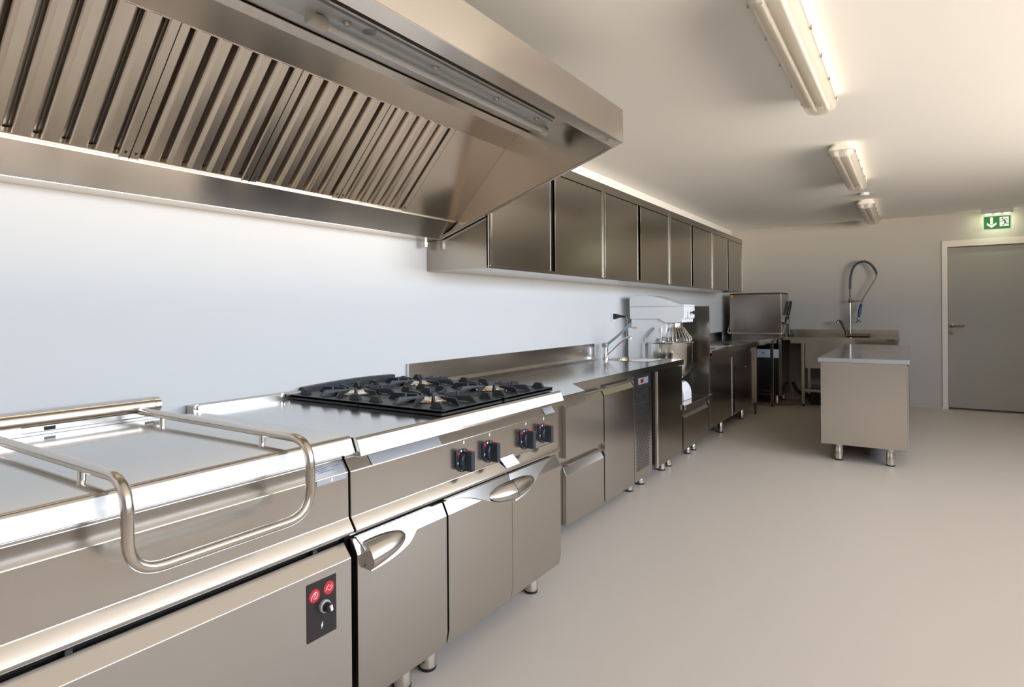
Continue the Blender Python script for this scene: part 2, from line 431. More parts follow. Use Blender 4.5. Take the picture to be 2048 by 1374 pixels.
# looped bar
ya, yb = 1.040, 0.592
path = fillet([(-2.262, ya, 0.988), (-1.335, ya, 0.988), (-1.335, ya, 0.790), (-1.335, yb, 0.790), (-1.335, yb, 0.988), (-2.262, yb, 0.988)], 0.075, 10)
bar = MB().tube(path, 0.0125, 16).build('lid_bar', TUBE, pan, smooth=60)
for x, y in ((-2.095, ya), (-1.545, ya), (-1.545, yb), (-2.095, yb)):
    MB().lathe((x, y, 0), [(0.0085, 0.956), (0.0085, 0.984)], n=16).build('bar_post', POLISH, bar)
# lower front
low = [(-1.46, 0.634), (-1.433, 0.634), (-1.400, 0.594), (-1.400, 0.16), (-1.46, 0.16)]
MB().prism('y', low, BY0, 1.236).build('front_panel', STEEL, pan, bevel=0.002)
for y in (0.52, 1.13): MB().box(-1.455, -1.442, y, y+0.014, 0.630, 0.652).build('panel_catch', BLACK, pan)
cp = MB().prism('x', rrect(1.1255, 0.4905, 0.051, 0.081, 0.003, 3), -1.4005, -1.3985).build('control_plate', PLATE, pan)
for (y, z, k) in ((1.100, 0.534, 0), (1.150, 0.539, 1)):
    rd = MB().lathe((0, y, z), [(0.0185, -1.3990), (0.0185, -1.3976)], axis='x', n=28).build('red_symbol_disc', RED, cp)
    m = MB(); x = -1.3972
    if k == 0:
        m.tube([(x, y-0.011, z-0.009), (x, y-0.010, z-0.001), (x, y-0.004, z+0.006), (x, y+0.005, z+0.010)], 0.0009, 6)
        m.tube([(x, y-0.005, z-0.006), (x, y+0.004, z-0.009), (x, y+0.011, z+0.000), (x, y+0.007, z+0.010), (x, y-0.001, z+0.004)], 0.0009, 6)
        m.tube([(x, y-0.002, z-0.003), (x, y+0.004, z+0.004)], 0.0009, 6)
    else:
        m.tube([(x, y-0.012, z-0.006), (x, y-0.008, z+0.003), (x, y+0.000, z+0.009)], 0.0009, 6)
        m.tube([(x, y-0.006, z-0.002), (x, y+0.002, z-0.008), (x, y+0.012, z-0.001), (x, y+0.009, z+0.008)], 0.0009, 6)
        m.tube([(x, y+0.001, z+0.002), (x, y+0.007, z+0.004)], 0.0009, 6)
    m.build('pan_symbol', MARK, cp)
kn = MB().lathe((0, 1.132, 0.494), [(0.018, -1.399), (0.018, -1.390), (0.0145, -1.388)], axis='x', n=28).build('selector_knob', GREYP, pan)
m = MB().lathe((0, 1.132, 0.494), [(0.0135, -1.389), (0.012, -1.374), (0.010, -1.371)], axis='x', n=24)
m.build('knob_cap', BLACK, kn)
MB().hexa([(-1.388, 1.127, 0.500), (-1.388, 1.137, 0.504), (-1.388, 1.141, 0.486), (-1.388, 1.133, 0.484)],
          [(-1.366, 1.1285, 0.501), (-1.366, 1.1365, 0.504), (-1.366, 1.1395, 0.488), (-1.366, 1.1325, 0.486)]).build('knob_pointer', WHITE, kn, bevel=0.001)
MB().prism('x', [(1.125, 0.449), (1.1285, 0.452), (1.1265, 0.443), (1.1295, 0.4435), (1.123, 0.432), (1.1245, 0.440), (1.1215, 0.4395)], -1.3988, -1.3979).build('voltage_mark', MARK, cp)
# foil label below the lid edge
b0, b1 = Vector((-1.4455, 0.8815)), Vector((-1.4205, 0.8465))
def bevel_label(y0, y1, t0, t1, par, name, mat, lift=0.0012):
    n = Vector((0.814, 0.581)); p, q = b0.lerp(b1, t0), b0.lerp(b1, t1)
    mm = MB()
    mm.hexa([(p.x+n.x*0.0003, y0, p.y+n.y*0.0003), (p.x+n.x*0.0003, y1, p.y+n.y*0.0003), (q.x+n.x*0.0003, y1, q.y+n.y*0.0003), (q.x+n.x*0.0003, y0, q.y+n.y*0.0003)],
            [(p.x+n.x*lift, y0, p.y+n.y*lift), (p.x+n.x*lift, y1, p.y+n.y*lift), (q.x+n.x*lift, y1, q.y+n.y*lift), (q.x+n.x*lift, y0, q.y+n.y*lift)])
    return mm.build(name, mat, par)
lb = bevel_label(1.125, 1.236, 0.06, 0.98, pan, 'rating_label', LABEL)
MB().prism('x', [(1.128, 0.8445), (1.128, 0.829), (1.236, 0.829), (1.236, 0.8445)], -1.4205, -1.4192).build('label_fold', LABEL, lb)
MB().prism('x', [(1.176, 0.834), (1.186, 0.834), (1.181, 0.8435)], -1.4191, -1.4186).build('warning_triangle', MARK, lb)
for t, a, b in ((0.15, 1.13, 1.165), (0.3, 1.132, 1.18), (0.42, 1.132, 1.175), (0.55, 1.14, 1.2), (0.3, 1.20, 1.22)):
    bevel_label(a, b, t, t+0.05, lb, 'print_line', LABELDARK, 0.0016)

# ------------------------------------------------------------------ cooking range
RY0, RY1 = 1.249, 2.503
rg = thing('cooking_range', 'stainless cooking range with solid top, four gas burners and black knobs', 'cooker', (-1.85, 1.87, 0.0))
MB().prism('y', [(x+0.006, z) for x, z in body], RY0, RY1).build('range_body', STEEL, rg, bevel=0.0025)
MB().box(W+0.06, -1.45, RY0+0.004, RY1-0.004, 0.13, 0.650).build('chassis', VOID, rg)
top = [(-1.430, 0.893), (-1.374, 0.893), (-1.370, 0.897), (-1.373, 0.905), (-1.389, 0.943), (-1.396, 0.950), (W+0.06, 0.950), (W+0.06, 0.935), (-1.430, 0.935)]
MB().prism('y', top, RY0, RY1+0.006).build('hob_top', STEEL_TOP, rg, bevel=0.0022)
tag(MB().prism('y', [(-1.3740, 0.9045), (-1.3722, 0.9052), (-1.3878, 0.9420), (-1.3900, 0.9415)], RY0+0.002, RY1+0.004).build('front_edge', EDGE_SHINE, rg), 'steel front edge with window shine painted white')
MB().box(W+0.012, W+0.060, RY0, 1.80, 0.935, 0.974).build('rear_upstand', STEEL_DULL, rg, bevel=0.002)
for y in (1.262, 1.64):
    MB().lathe((0, y, 0.968), [(0.012, W+0.055), (0.012, W+0.066), (0.006, W+0.068), (0.006, W+0.080)], axis='x', n=8).build('upstand_bolt', POLISH, rg)
# flue riser behind the burners
arc = []
for k in range(13):
    t = k/12; arc.append((1.765+0.575*t, 0.982+0.018*math.sin(PI*(0.10+0.62*t))))
m = MB().prism('x', [(1.765, 0.955)] + arc + [(2.34, 0.955)], W+0.012, W+0.050)
m.prism('x', [(1.72, 0.958), (1.765, 0.975), (2.38, 0.982), (2.44, 0.958)], W+0.050, W+0.075)
m.build('flue_riser', IRON, rg, bevel=0.003)
# pan supports
QX = [(-2.265, -1.842), (-1.836, -1.405)]; QY = [(1.662, 2.044), (2.060, 2.458)]
for i, (x0, x1) in enumerate(QX):
    for j, (y0, y1) in enumerate(QY):
        cx, cy = (x0+x1)/2, (y0+y1)/2; hx, hy = (x1-x0)/2, (y1-y0)/2
        m = MB()
        # plate with a clover opening
        hole = []
        for k in range(32):
            a = 2*PI*k/32; r = 0.112 + 0.020*math.cos(4*a)
            hole.append((cx+r*math.cos(a), cy+r*math.sin(a)))
        m.slab([(x0, y0), (x1, y0), (x1, y1), (x0, y1)], [hole], 0.959, 0.970)
        # thickened outer edge
        for (a, b, c, d) in ((x0, x1, y0, y0+0.016), (x0, x1, y1-0.016, y1), (x0, x0+0.016, y0+0.016, y1-0.016), (x1-0.016, x1, y0+0.016, y1-0.016)):
            m.box(a, b, c, d, 0.952, 0.971)
        # long fins from the middle of each side
        zt = 0.996; t = 0.005
        for ax, sg in (('x', -1), ('x', 1), ('y', -1), ('y', 1)):
            H = hx if ax == 'x' else hy
            for off in (-0.052, 0.052):
                # V-shaped pair converging on the burner
                o0 = H-0.026; o1 = 0.060
                s0, s1 = off, off*0.25
                prof = [(o0, 0.968), (o0-0.026, zt), (o1+0.002, zt-0.003), (o1, zt-0.012)]
                lat = [s0, s0*0.9, s1, s1]
                A = []; B = []
                for (o, z), l in zip(prof, lat):
                    if ax == 'x': A.append((cx+sg*o, cy+l-t, z)); B.append((cx+sg*o, cy+l+t, z))
                    else: A.append((cx+l-t, cy+sg*o, z)); B.append((cx+l+t, cy+sg*o, z))
                m.hexa(A, B)
            # corner lugs
        for sx in (-1, 1):
            for sy in (-1, 1):
                px, py = cx+sx*(hx-0.055), cy+sy*(hy-0.040)
                m.hexa([(px-0.034, py-0.009, 0.968), (px+0.034, py-0.009, 0.968), (px+0.034, py+0.009, 0.968), (px-0.034, py+0.009, 0.968)],
                       [(px-0.014, py-0.007, zt-0.002), (px+0.016, py-0.007, zt-0.002), (px+0.016, py+0.007, zt-0.002), (px-0.014, py+0.007, zt-0.002)])
                # short pegs around the burner
                a = math.atan2(sy, sx)
                qx, qy = cx+0.105*math.cos(a), cy+0.105*math.sin(a)
                m.hexa([(qx-0.008, qy-0.008, 0.962), (qx+0.008, qy-0.008, 0.962), (qx+0.008, qy+0.008, 0.962), (qx-0.008, qy+0.008, 0.962)],
                       [(qx-0.004, qy-0.004, zt+0.008), (qx+0.004, qy-0.004, zt+0.008), (qx+0.004, qy+0.004, zt+0.008), (qx-0.004, qy+0.004, zt+0.008)])
        m.build('pan_support', IRON, rg, bevel=0.0015, smooth=25)
        MB().box(x0+0.02, x1-0.02, y0+0.02, y1-0.02, 0.949, 0.952).build('spill_tray', IRON, rg)
        bu = MB().lathe((cx, cy, 0), [(0.044, 0.951), (0.050, 0.956), (0.064, 0.964), (0.067, 0.969), (0.064, 0.973), (0.052, 0.973)], n=36).build('burner', NICKEL, rg)
        m = MB().lathe((cx, cy, 0), [(0.052, 0.972), (0.053, 0.976), (0.049, 0.979), (0.020, 0.980)], n=36)
        m.build('burner_cap', NICKEL, bu)
        MB().lathe((cx+0.05, cy+0.058, 0), [(0.0035, 0.951), (0.0035, 0.982)], n=10).build('ignition_pin', CREAM, bu)
# knobs
for y in (1.790, 1.957, 2.228, 2.382):
    z = 0.768; X0 = -1.4145
    pts = []
    for k in range(40):
        a = 2*PI*k/40; pts.append((y+0.044*math.cos(a), z+0.044*math.sin(a)))
    bz = MB().prism('x', pts, X0, X0+0.005)
    bz.prism('x', [(y-0.044, z), (y-0.044, z+0.039), (y-0.039, z+0.044), (y, z+0.044), (y, z)], X0, X0+0.0052)
    bz = bz.build('knob', KNOBM, rg, bevel=0.001, smooth=30)
    g = MB().lathe((0, y, z), [(0.031, X0+0.004), (0.030, X0+0.018), (0.026, X0+0.022)], axis='x', n=32)
    g.hexa([(X0+0.015, y-0.012, z-0.036), (X0+0.015, y+0.014, z-0.036), (X0+0.015, y+0.014, z+0.036), (X0+0.015, y-0.012, z+0.036)],
           [(X0+0.050, y-0.010, z-0.038), (X0+0.050, y+0.012, z-0.038), (X0+0.050, y+0.012, z+0.038), (X0+0.050, y-0.010, z+0.038)])
    g.build('knob_grip', KNOBM, bz, bevel=0.002)
    MB().box(X0+0.018, X0+0.0495, y-0.003, y+0.005, z+0.0365, z+0.0392).build('red_pointer', RED, bz)
    MB().lathe((0, y-0.031, z+0.031), [(0.0065, X0+0.005), (0.0065, X0+0.0058)], axis='x', n=14).build('red_dot', RED, bz)
    MB().lathe((0, y-0.014, z+0.037), [(0.004, X0+0.005), (0.004, X0+0.0057)], axis='x', n=12).build('dial_mark', MARK, bz)
    for q in ([(0.004, 0.035), (0.007, 0.035), (0.0055, 0.0395)], [(-0.036, -0.008), (-0.032, -0.010), (-0.031, -0.003), (-0.035, -0.001)], [(-0.014, -0.037), (-0.010, -0.038), (-0.011, -0.033)]):
        MB().prism('x', [(y+a, z+b) for a, b in q], X0+0.005, X0+0.0057).build('dial_mark', MARK, bz)
    MB().prism('x', [(y+0.004, z+0.060), (y+0.010, z+0.059), (y+0.012, z+0.066), (y+0.0085, z+0.074), (y+0.0055, z+0.068)], X0-0.0004, X0+0.0006).build('flame_mark', MARK, bz)
bevel = bevel_label(1.335, 1.672, 0.12, 0.95, rg, 'brand_label', LABEL)
bevel.location.x += 0.006
lb = bevel_label(2.405, 2.495, 0.10, 0.98, rg, 'rating_label', LABEL); lb.location.x += 0.006
for t, a, b in ((0.2, 2.42, 2.47), (0.4, 2.42, 2.46)):
    bevel_label(a, b, t, t+0.08, lb, 'print_line', LABELDARK, 0.0016)
MB().hexa([(-1.4135, 2.032, 0.722), (-1.4135, 2.128, 0.722), (-1.394, 2.150, 0.681), (-1.394, 2.054, 0.681)],
          [(-1.4115, 2.032, 0.724), (-1.4115, 2.128, 0.724), (-1.392, 2.150, 0.683), (-1.392, 2.054, 0.683)]).build('paper_label', PAPER, rg)
# cupboard doors
DXF = -1.388
def range_door(y0, y1, name):
    prof = [(DXF-0.035, 0.643), (DXF-0.022, 0.643), (DXF, 0.598), (DXF, 0.185), (DXF-0.010, 0.135), (DXF-0.035, 0.135)]
    return MB().prism('y', prof, y0, y1).build(name, STEEL, rg, bevel=0.0015)
dA = range_door(1.2495, 1.664, 'cupboard_door')
dB = range_door(1.674, 2.084, 'oven_door')
dC = range_door(2.0865, 2.496, 'oven_door')
def xo(z):                      # stand-off of the pull flap
    return DXF-0.018 + 0.034*min(1.0, max(0.0, (0.648-z)/0.075))
def flap(outline, par, name):
    m = MB()
    A = [(xo(z), y, z) for y, z in outline]; B = [(max(DXF-0.03, xo(z)-0.02), y, z) for y, z in outline]
    m.hexa(A, B)
    return m.build(name, STEEL, par, smooth=50)
def scoop(cy, cz, hy, hz, depth, par, side, tilt=0.0, n=14, mlat=10):
    """half- or quarter-ellipsoid bulge; side=+1 keeps y>=cy, -1 keeps y<=cy"""
    m = MB(); rows = []
    for i in range(n+1):
        u = i/n                      # 0 at the split, 1 at the tip
        y = cy + side*hy*u
        w = math.sqrt(max(0.0, 1-u**1.7))
        zc = cz + tilt*u
        row = []
        for k in range(mlat+1):
            a = -PI/2 + PI*k/mlat
            row.append(m.bm.verts.new((xo(zc+hz*w*math.sin(a))-0.001 + depth*w*math.cos(a), y, zc + hz*w*math.sin(a))))
        rows.append(row)
    for a, b in zip(rows, rows[1:]):
        for k in range(mlat): m.bm.faces.new((a[k], a[k+1], b[k+1], b[k]))
    c = m.bm.verts.new((DXF-0.02, cy, cz))
    for k in range(mlat): m.bm.faces.new((c, rows[0][k+1], rows[0][k]))
    bmesh.ops.remove_doubles(m.bm, verts=m.bm.verts[:], dist=1e-5)
    return m.build('pull_scoop', STEEL, par, smooth=60)
def curve_pts(P, n=6):
    out = []
    for i in range(len(P)-1):
        p0 = P[max(i-1, 0)]; p1 = P[i]; p2 = P[i+1]; p3 = P[min(i+2, len(P)-1)]
        for k in range(n):
            t = k/n
            out.append(tuple(0.5*((2*p1[d]) + (-p0[d]+p2[d])*t + (2*p0[d]-5*p1[d]+4*p2[d]-p3[d])*t*t + (-p0[d]+3*p1[d]-3*p2[d]+p3[d])*t**3) for d in (0, 1)))
    out.append(P[-1]); return out
low_edge = curve_pts([(1.600, 0.646), (1.515, 0.606), (1.455, 0.572), (1.375, 0.549), (1.290, 0.541)], 6)
hA = flap([(1.262, 0.646)] + low_edge + [(1.284, 0.553), (1.287, 0.580), (1.277, 0.615)], dA, 'door_pull')
scoop(1.280, 0.588, 0.172, 0.042, 0.026, dA, 1, tilt=0.014)
le = curve_pts([(1.680, 0.647), (1.80, 0.628), (1.93, 0.580), (2.010, 0.552), (2.0835, 0.541)], 6)
hB = flap(le[::-1] + [(1.680, 0.6475), (2.0835, 0.6475)][0:1] + [(2.0835, 0.6475)], dB, 'door_pull')
scoop(2.0835, 0.588, 0.165, 0.036, 0.022, dB, -1, tilt=0.010)
le = [(2*2.085-y, z) for y, z in le]
hC = flap(le[::-1] + [(2.0868, 0.6475)], dC, 'door_pull')
scoop(2.0868, 0.588, 0.165, 0.036, 0.022, dC, 1, tilt=0.010)
for y in (1.565, 1.700, 2.430): leg(rg, -1.515, y, 0.135, 0.031)
for y in (1.30, 1.60, 2.43): leg(rg, -2.20, y, 0.135, 0.031)
for x in (-1.515, -2.20):
    for y in (0.0, 1.16): leg(pan, x, y, 0.165, 0.031)

# ------------------------------------------------------------------ refrigerated counter
fr = thing('refrigerated_counter', 'stainless refrigerated counter with two drawers, a door and a dark vent grille', 'fridge', (-2.0, 3.6, 0.0))
MB().box(W+0.02, -1.705, 2.56, 4.478, 0.078, 0.855).build('carcass', STEEL, fr, bevel=0.002)
def front(y0, y1, z0, z1, name, par=None, lip=True):
    prof = [(-1.704, z0), (-1.680, z0), (-1.680, z1-0.052), (-1.700, z1-0.012), (-1.700, z1-0.004), (-1.704, z1-0.004)]
    o = MB().prism('y', prof, y0, y1).build(name, STEEL, par or fr, bevel=0.0012)
    if lip:
        MB().prism('y', [(-1.700, z1-0.012), (-1.682, z1-0.004), (-1.678, z1+0.006), (-1.682, z1+0.010), (-1.7035, z1+0.004)], y0+0.02, y1-0.02).build('grip_lip', STEEL, o, bevel=0.001)
    return o
front(3.090, 3.603, 0.470, 0.816, 'drawer'); front(3.090, 3.603, 0.078, 0.424, 'drawer')
front(3.620, 4.112, 0.076, 0.826, 'door')
gp = MB().box(-1.704, -1.682, 4.124, 4.478, 0.078, 0.855).build('machine_panel', STEEL, fr, bevel=0.001)
MB().box(-1.6822, -1.6808, 4.150, 4.448, 0.748, 0.852).build('control_strip', BLACK, gp)
dp = MB().box(-1.6810, -1.679, 4.205, 4.398, 0.780, 0.828).build('display_bezel', LABEL, gp, bevel=0.001)
MB().box(-1.6792, -1.6782, 4.245, 4.300, 0.790, 0.818).build('readout', LCD, gp)
for z0, z1 in ((0.475, 0.745), (0.150, 0.452)):
    m = MB()
    nr = int((z1-z0)/0.0115)
    for k in range(nr):
        z = z0+(z1-z0)*(k+0.3)/nr
        for c in range(8):
            y = 4.160 + c*0.0315 + (0.011 if k % 2 else 0)
            m.box(-1.6822, -1.6812, y, y+0.024, z, z+0.0055)
    tag(m.build('vent_grille', VOID, gp), 'rows of small dark vent slots')
leg(fr, -1.752, 4.18, 0.08, 0.030); leg(fr, -1.752, 4.40, 0.08, 0.034); leg(fr, -2.00, 2.66, 0.08, 0.030); leg(fr, -2.00, 3.20, 0.08, 0.030)
leg(fr, -2.25, 2.70, 0.08, 0.030); leg(fr, -2.25, 4.38, 0.08, 0.030)

# ------------------------------------------------------------------ base cabinet beneath the sink
sc = thing('base_cabinet', 'narrow stainless base cabinet with vertical pull beneath the round-cornered sink', 'cabinet', (-2.0, 4.86, 0.0))
m = MB().box(W+0.02, -1.705, 4.490, 4.510, 0.095, 0.855).box(W+0.02, -1.705, 5.190, 5.212, 0.095, 0.855).box(W+0.02, -1.705, 4.510, 5.190, 0.095, 0.115).box(W+0.02, W+0.03, 4.510, 5.190, 0.115, 0.64)
m.build('carcass', STEEL, sc)
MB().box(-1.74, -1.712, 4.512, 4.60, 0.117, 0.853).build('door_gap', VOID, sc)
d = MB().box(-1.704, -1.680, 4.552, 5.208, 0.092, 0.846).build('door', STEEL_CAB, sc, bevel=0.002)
m = MB().prism('z', [(-1.704, 4.552), (-1.672, 4.556), (-1.668, 4.575), (-1.672, 4.596), (-1.680, 4.600), (-1.680, 4.620), (-1.676, 4.622), (-1.676, 4.552)][:5] + [(-1.704, 4.600)], 0.092, 0.846)
m.build('edge_pull', POLISH, d)
for y in (4.875, 5.03): leg(sc, -1.752, y, 0.097, 0.030)
for y in (4.55, 5.15): leg(sc, -2.25, y, 0.097, 0.030)

# ------------------------------------------------------------------ worktop with backsplash and sink
wt = thing('sink_worktop', 'long stainless worktop with backsplash and inset sink above the refrigerated counter', 'worktop', (-2.0, 3.85, 0.857))
hole = rrect(-2.005, 4.945, 0.195, 0.185, 0.07, 8)
outer = [(W+0.004, 2.512), (-1.452, 2.512), (-1.452, 2.886), (-1.656, 3.128), (-1.656, 5.182), (W+0.004, 5.182)]
MB().slab(outer, [hole], 0.899, 0.903).build('top_sheet', STEEL_TOP, wt, smooth=30)
m = MB()
for a, b in zip(outer[1:4], outer[2:5]):
    a, b = Vector(a), Vector(b); dd = (b-a).normalized(); nn = Vector((-dd.y, dd.x))*0.003
    m.hexa([(a.x, a.y, 0.856), (b.x, b.y, 0.856), (b.x+nn.x, b.y+nn.y, 0.856), (a.x+nn.x, a.y+nn.y, 0.856)],
           [(a.x, a.y, 0.9), (b.x, b.y, 0.9), (b.x+nn.x, b.y+nn.y, 0.9), (a.x+nn.x, a.y+nn.y, 0.9)])
m.box(W+0.004, -1.658, 5.179, 5.182, 0.856, 0.9)
m.box(W+0.02, -1.66, 2.52, 3.09, 0.858, 0.8995).box(W+0.02, -1.66, 3.09, 4.70, 0.8565, 0.8995)
m.build('apron', STEEL, wt)
m = MB().sheet('y', [(W+0.022, 0.903), (W+0.022, 1.040), (W+0.002, 1.040)], 2.478, 4.815, 0.002)
m.prism('y', [(W+0.020, 0.903), (W+0.050, 0.9035), (W+0.032, 0.912), (W+0.022, 0.933), (W+0.020, 0.933)], 2.512, 4.815)
bs = m.build('backsplash', STEEL, wt, smooth=30)
MB().box(W+0.002, W+0.022, 2.474, 2.478, 0.86, 1.040).build('splash_end', POLISH, bs)
MB().lathe((0, 4.55, 0.985), [(0.007, W+0.024), (0.005, W+0.028)], axis='x', n=12).build('fixing_stud', POLISH, bs)
L0 = [(x, y, 0.9045) for x, y in rrect(-2.005, 4.945, 0.208, 0.198, 0.08, 8)]
L1 = [(x, y, 0.9055) for x, y in hole]
L2 = [(x, y, 0.885) for x, y in rrect(-2.005, 4.945, 0.186, 0.176, 0.065, 8)]
L3 = [(x, y, 0.76) for x, y in rrect(-2.005, 4.945, 0.178, 0.168, 0.06, 8)]
L4 = [(x, y, 0.745) for x, y in rrect(-2.005, 4.945, 0.165, 0.155, 0.05, 8)]
sb = MB().loft([L0, L1, L2, L3, L4]).build('sink_bowl', POLISH, wt, smooth=50, recalc=False)
MB().lathe((-2.005, 4.945, 0), [(0.045, 0.746), (0.042, 0.749), (0.030, 0.7485)], n=20).build('drain', CHROME, sb)
# sink tap
tp = thing('lever_tap', 'chrome single-lever tap with raised grey lever, by the worktop sink', 'tap', (-2.262, 4.90, 0.9035))
bx, by = -2.262, 4.90
MB().lathe((bx, by, 0), [(0.030, 0.9035), (0.030, 0.909), (0.024, 0.913), (0.0235, 1.000), (0.025, 1.008)], n=24).build('tap_body', CHROME, tp)
MB().tube(fillet([(bx+0.018, by, 0.942), (bx+0.18, by, 1.085), (bx+0.235, by, 1.105), (bx+0.238, by, 1.082)], 0.03, 8), 0.0085, 12).build('spout', CHROME, tp)
lv = MB().lathe((bx, by, 0), [(0.025, 1.006), (0.029, 1.016), (0.031, 1.040), (0.024, 1.044)], n=24)
lv.tube([(bx+0.012, by, 1.026), (bx+0.12, by, 1.110), (bx+0.232, by, 1.205), (bx+0.246, by, 1.220)], [0.012, 0.011, 0.014, 0.010], 12)
tag(lv.build('lever', plain('blue_grey_lever', (0.36, 0.42, 0.46), 0.35, 0.3), tp), 'blue-grey lever')

# ------------------------------------------------------------------ low stand with drawer, spiral mixer on it
lu = thing('low_stand', 'low stainless stand with one wide drawer carrying the dough mixer', 'cabinet', (-2.0, 5.65, 0.0))
MB().box(W+0.02, -1.712, 5.262, 6.06, 0.085, 0.448).build('carcass', STEEL, lu, bevel=0.002)
MB().box(W+0.004, -1.655, 5.232, 6.075, 0.452, 0.497).build('top_slab', STEEL_TOP, lu, bevel=0.002)
dr = MB().prism('y', [(-1.711, 0.088), (-1.690, 0.088), (-1.690, 0.372), (-1.706, 0.395), (-1.711, 0.395)], 5.268, 6.055).build('drawer', STEEL_CAB, lu, bevel=0.001)
MB().box(-1.711, -1.688, 6.0, 6.052, 0.380, 0.386).build('grip_lip', POLISH, dr)
MB().box(-1.7105, -1.6885, 5.264, 5.269, 0.088, 0.392).build('edge_trim', POLISH, dr)
for x, y in ((-1.752, 5.57), (-1.752, 5.74), (-2.25, 5.32), (-2.25, 6.0)): leg(lu, x, y, 0.09, 0.030)

mx = thing('dough_mixer', 'white spiral dough mixer with steel bowl and wire guard', 'mixer', (-2.0, 5.58, 0.497))
s = 5.42/5.66
def MS(x, z): return (x*s, 1.3225+(z-1.3225)*s)
head = [MS(*p) for p in ((-2.350, 1.365), (-2.350, 1.440), (-2.345, 1.462), (-2.325, 1.472), (-2.26, 1.477), (-2.18, 1.476), (-2.10, 1.464), (-2.03, 1.446), (-1.95, 1.420), (-1.87, 1.393), (-1.835, 1.384), (-1.806, 1.383), (-1.800, 1.376), (-1.800, 1.364))]
hd = MB().prism('y', head, 5.42, 5.74).build('head_cover', ENAMEL, mx, bevel=0.012, seg=3)
lowh = [MS(*p) for p in ((-2.350, 1.363), (-1.800, 1.363), (-1.797, 1.30), (-1.803, 1.246), (-1.815, 1.244), (-1.818, 1.210), (-1.99, 1.206), (-2.05, 1.243), (-2.350, 1.243))]
MB().prism('y', lowh, 5.424, 5.736).build('head_body', ENAMEL, mx, bevel=0.006)
for z in (1.303, 1.282, 1.261):
    MB().box(-1.7235, -1.7205, 5.50, 5.53, z-0.006, z+0.006).build('push_button', GREYP, mx)
kb = MB().lathe((0, 5.60, 1.305), [(0.006, -1.724), (0.006, -1.706), (0.013, -1.702), (0.018, -1.692), (0.0175, -1.682), (0.011, -1.672)], axis='x', n=16).build('timer_knob', BLACK, mx)
MB().box(-1.757, -1.746, 5.432, 5.45, 1.212, 1.224).build('stop_button', RED, mx)
colp = [MS(*p) for p in ((-2.380, 1.160), (-2.380, 0.50), (-2.30, 0.50), (-2.06, 0.50), (-2.06, 0.88), (-2.12, 1.00), (-2.09, 1.05), (-1.99, 1.06), (-1.985, 1.206), (-2.06, 1.243), (-2.345, 1.243), (-2.345, 1.160))]
colp = [(x, max(z, 0.497)) for x, z in colp]
cl = MB().prism('y', colp, 5.450, 5.715).build('column', ENAMEL, mx, bevel=0.006)
for x, z in ((-2.15, 1.12), (-2.16, 1.05), (-2.17, 0.98)): MB().lathe((x, 5.4505, z), [(0.004, 0), (0.0035, -0.002)], axis='y', n=8).build('cover_screw', STEEL_DULL, cl)
MB().box(-2.235, -2.19, 5.446, 5.452, 1.155, 1.172).build('maker_plate', STEEL_DULL, cl)
basep = [(-2.27, 0.497), (-1.745, 0.497), (-1.747, 0.56), (-1.756, 0.60), (-1.775, 0.635), (-1.80, 0.655), (-1.84, 0.662), (-2.27, 0.662)]
MB().prism('y', basep, 5.47, 5.695).build('base', ENAMEL, mx, bevel=0.006)
BX, BYc = -1.925, 5.585
prof = [(0.07, 0.668), (0.12, 0.690), (0.175, 0.735), (0.207, 0.790), (0.217, 0.850), (0.219, 1.018), (0.232, 1.022), (0.234, 1.028), (0.230, 1.034), (0.214, 1.034), (0.212, 1.020), (0.210, 0.85), (0.198, 0.795), (0.168, 0.745), (0.115, 0.700), (0.03, 0.685)]
bw = MB().lathe((BX, BYc, 0), prof, n=48, cap=True).build('bowl', plain('bowl_steel', (0.70, 0.68, 0.65), 0.15, 1.0), mx, smooth=40)
GX = -1.872
g = MB().lathe((GX, BYc, 0), [(0.080, 1.205), (0.080, 1.166), (0.084, 1.164), (0.084, 1.168), (0.083, 1.205)], n=32, cap=False)
for z, r in ((1.163, 0.090), (1.063, 0.156), (1.046, 0.158)):
    g.tube([(GX+r*math.cos(2*PI*k/40), BYc+r*math.sin(2*PI*k/40), z) for k in range(40)], 0.0035, 6, closed=True)
for k in range(28):
    a = 2*PI*k/28; c, sn = math.cos(a), math.sin(a)
    g.tube([(GX+0.084*c, BYc+0.084*sn, 1.170), (GX+0.154*c, BYc+0.154*sn, 1.072), (GX+0.158*c, BYc+0.158*sn, 1.046)], 0.0042, 6)
g.build('wire_guard', POLISH, mx, smooth=40)
MB().lathe((GX-0.02, BYc, 0), [(0.024, 1.21), (0.024, 0.75)], n=16).tube([(GX-0.02+0.10*math.sin(k*0.5), BYc+0.10*math.cos(k*0.5), 0.98-k*0.017) for k in range(16)], 0.012, 10).build('dough_hook', POLISH, mx)
m = MB().lathe((-1.952, 5.452, 0), [(0.006, 1.04), (0.006, 1.17)], n=10).lathe((-1.952, 5.452, 0), [(0.013, 1.125), (0.013, 1.165)], n=14).lathe((-1.952, 5.452, 0), [(0.013, 1.035), (0.013, 1.065)], n=14)
m.build('guard_hinge', ENAMEL, mx)
MB().tube(fillet([(-2.020, 5.44, 1.165), (-2.052, 5.435, 1.13), (-2.092, 5.43, 1.075), (-2.10, 5.43, 1.02)], 0.05, 6), [0.007]*2+[0.010]*14+[0.011]*2 if False else 0.010, 10).build('bowl_clamp', STEEL_DULL, mx)
MB().box(-2.135, -2.085, 5.42, 5.46, 1.012, 1.026).box(-2.128, -2.10, 5.425, 5.47, 0.80, 1.012).build('bowl_bracket', ENAMEL, mx, bevel=0.004)

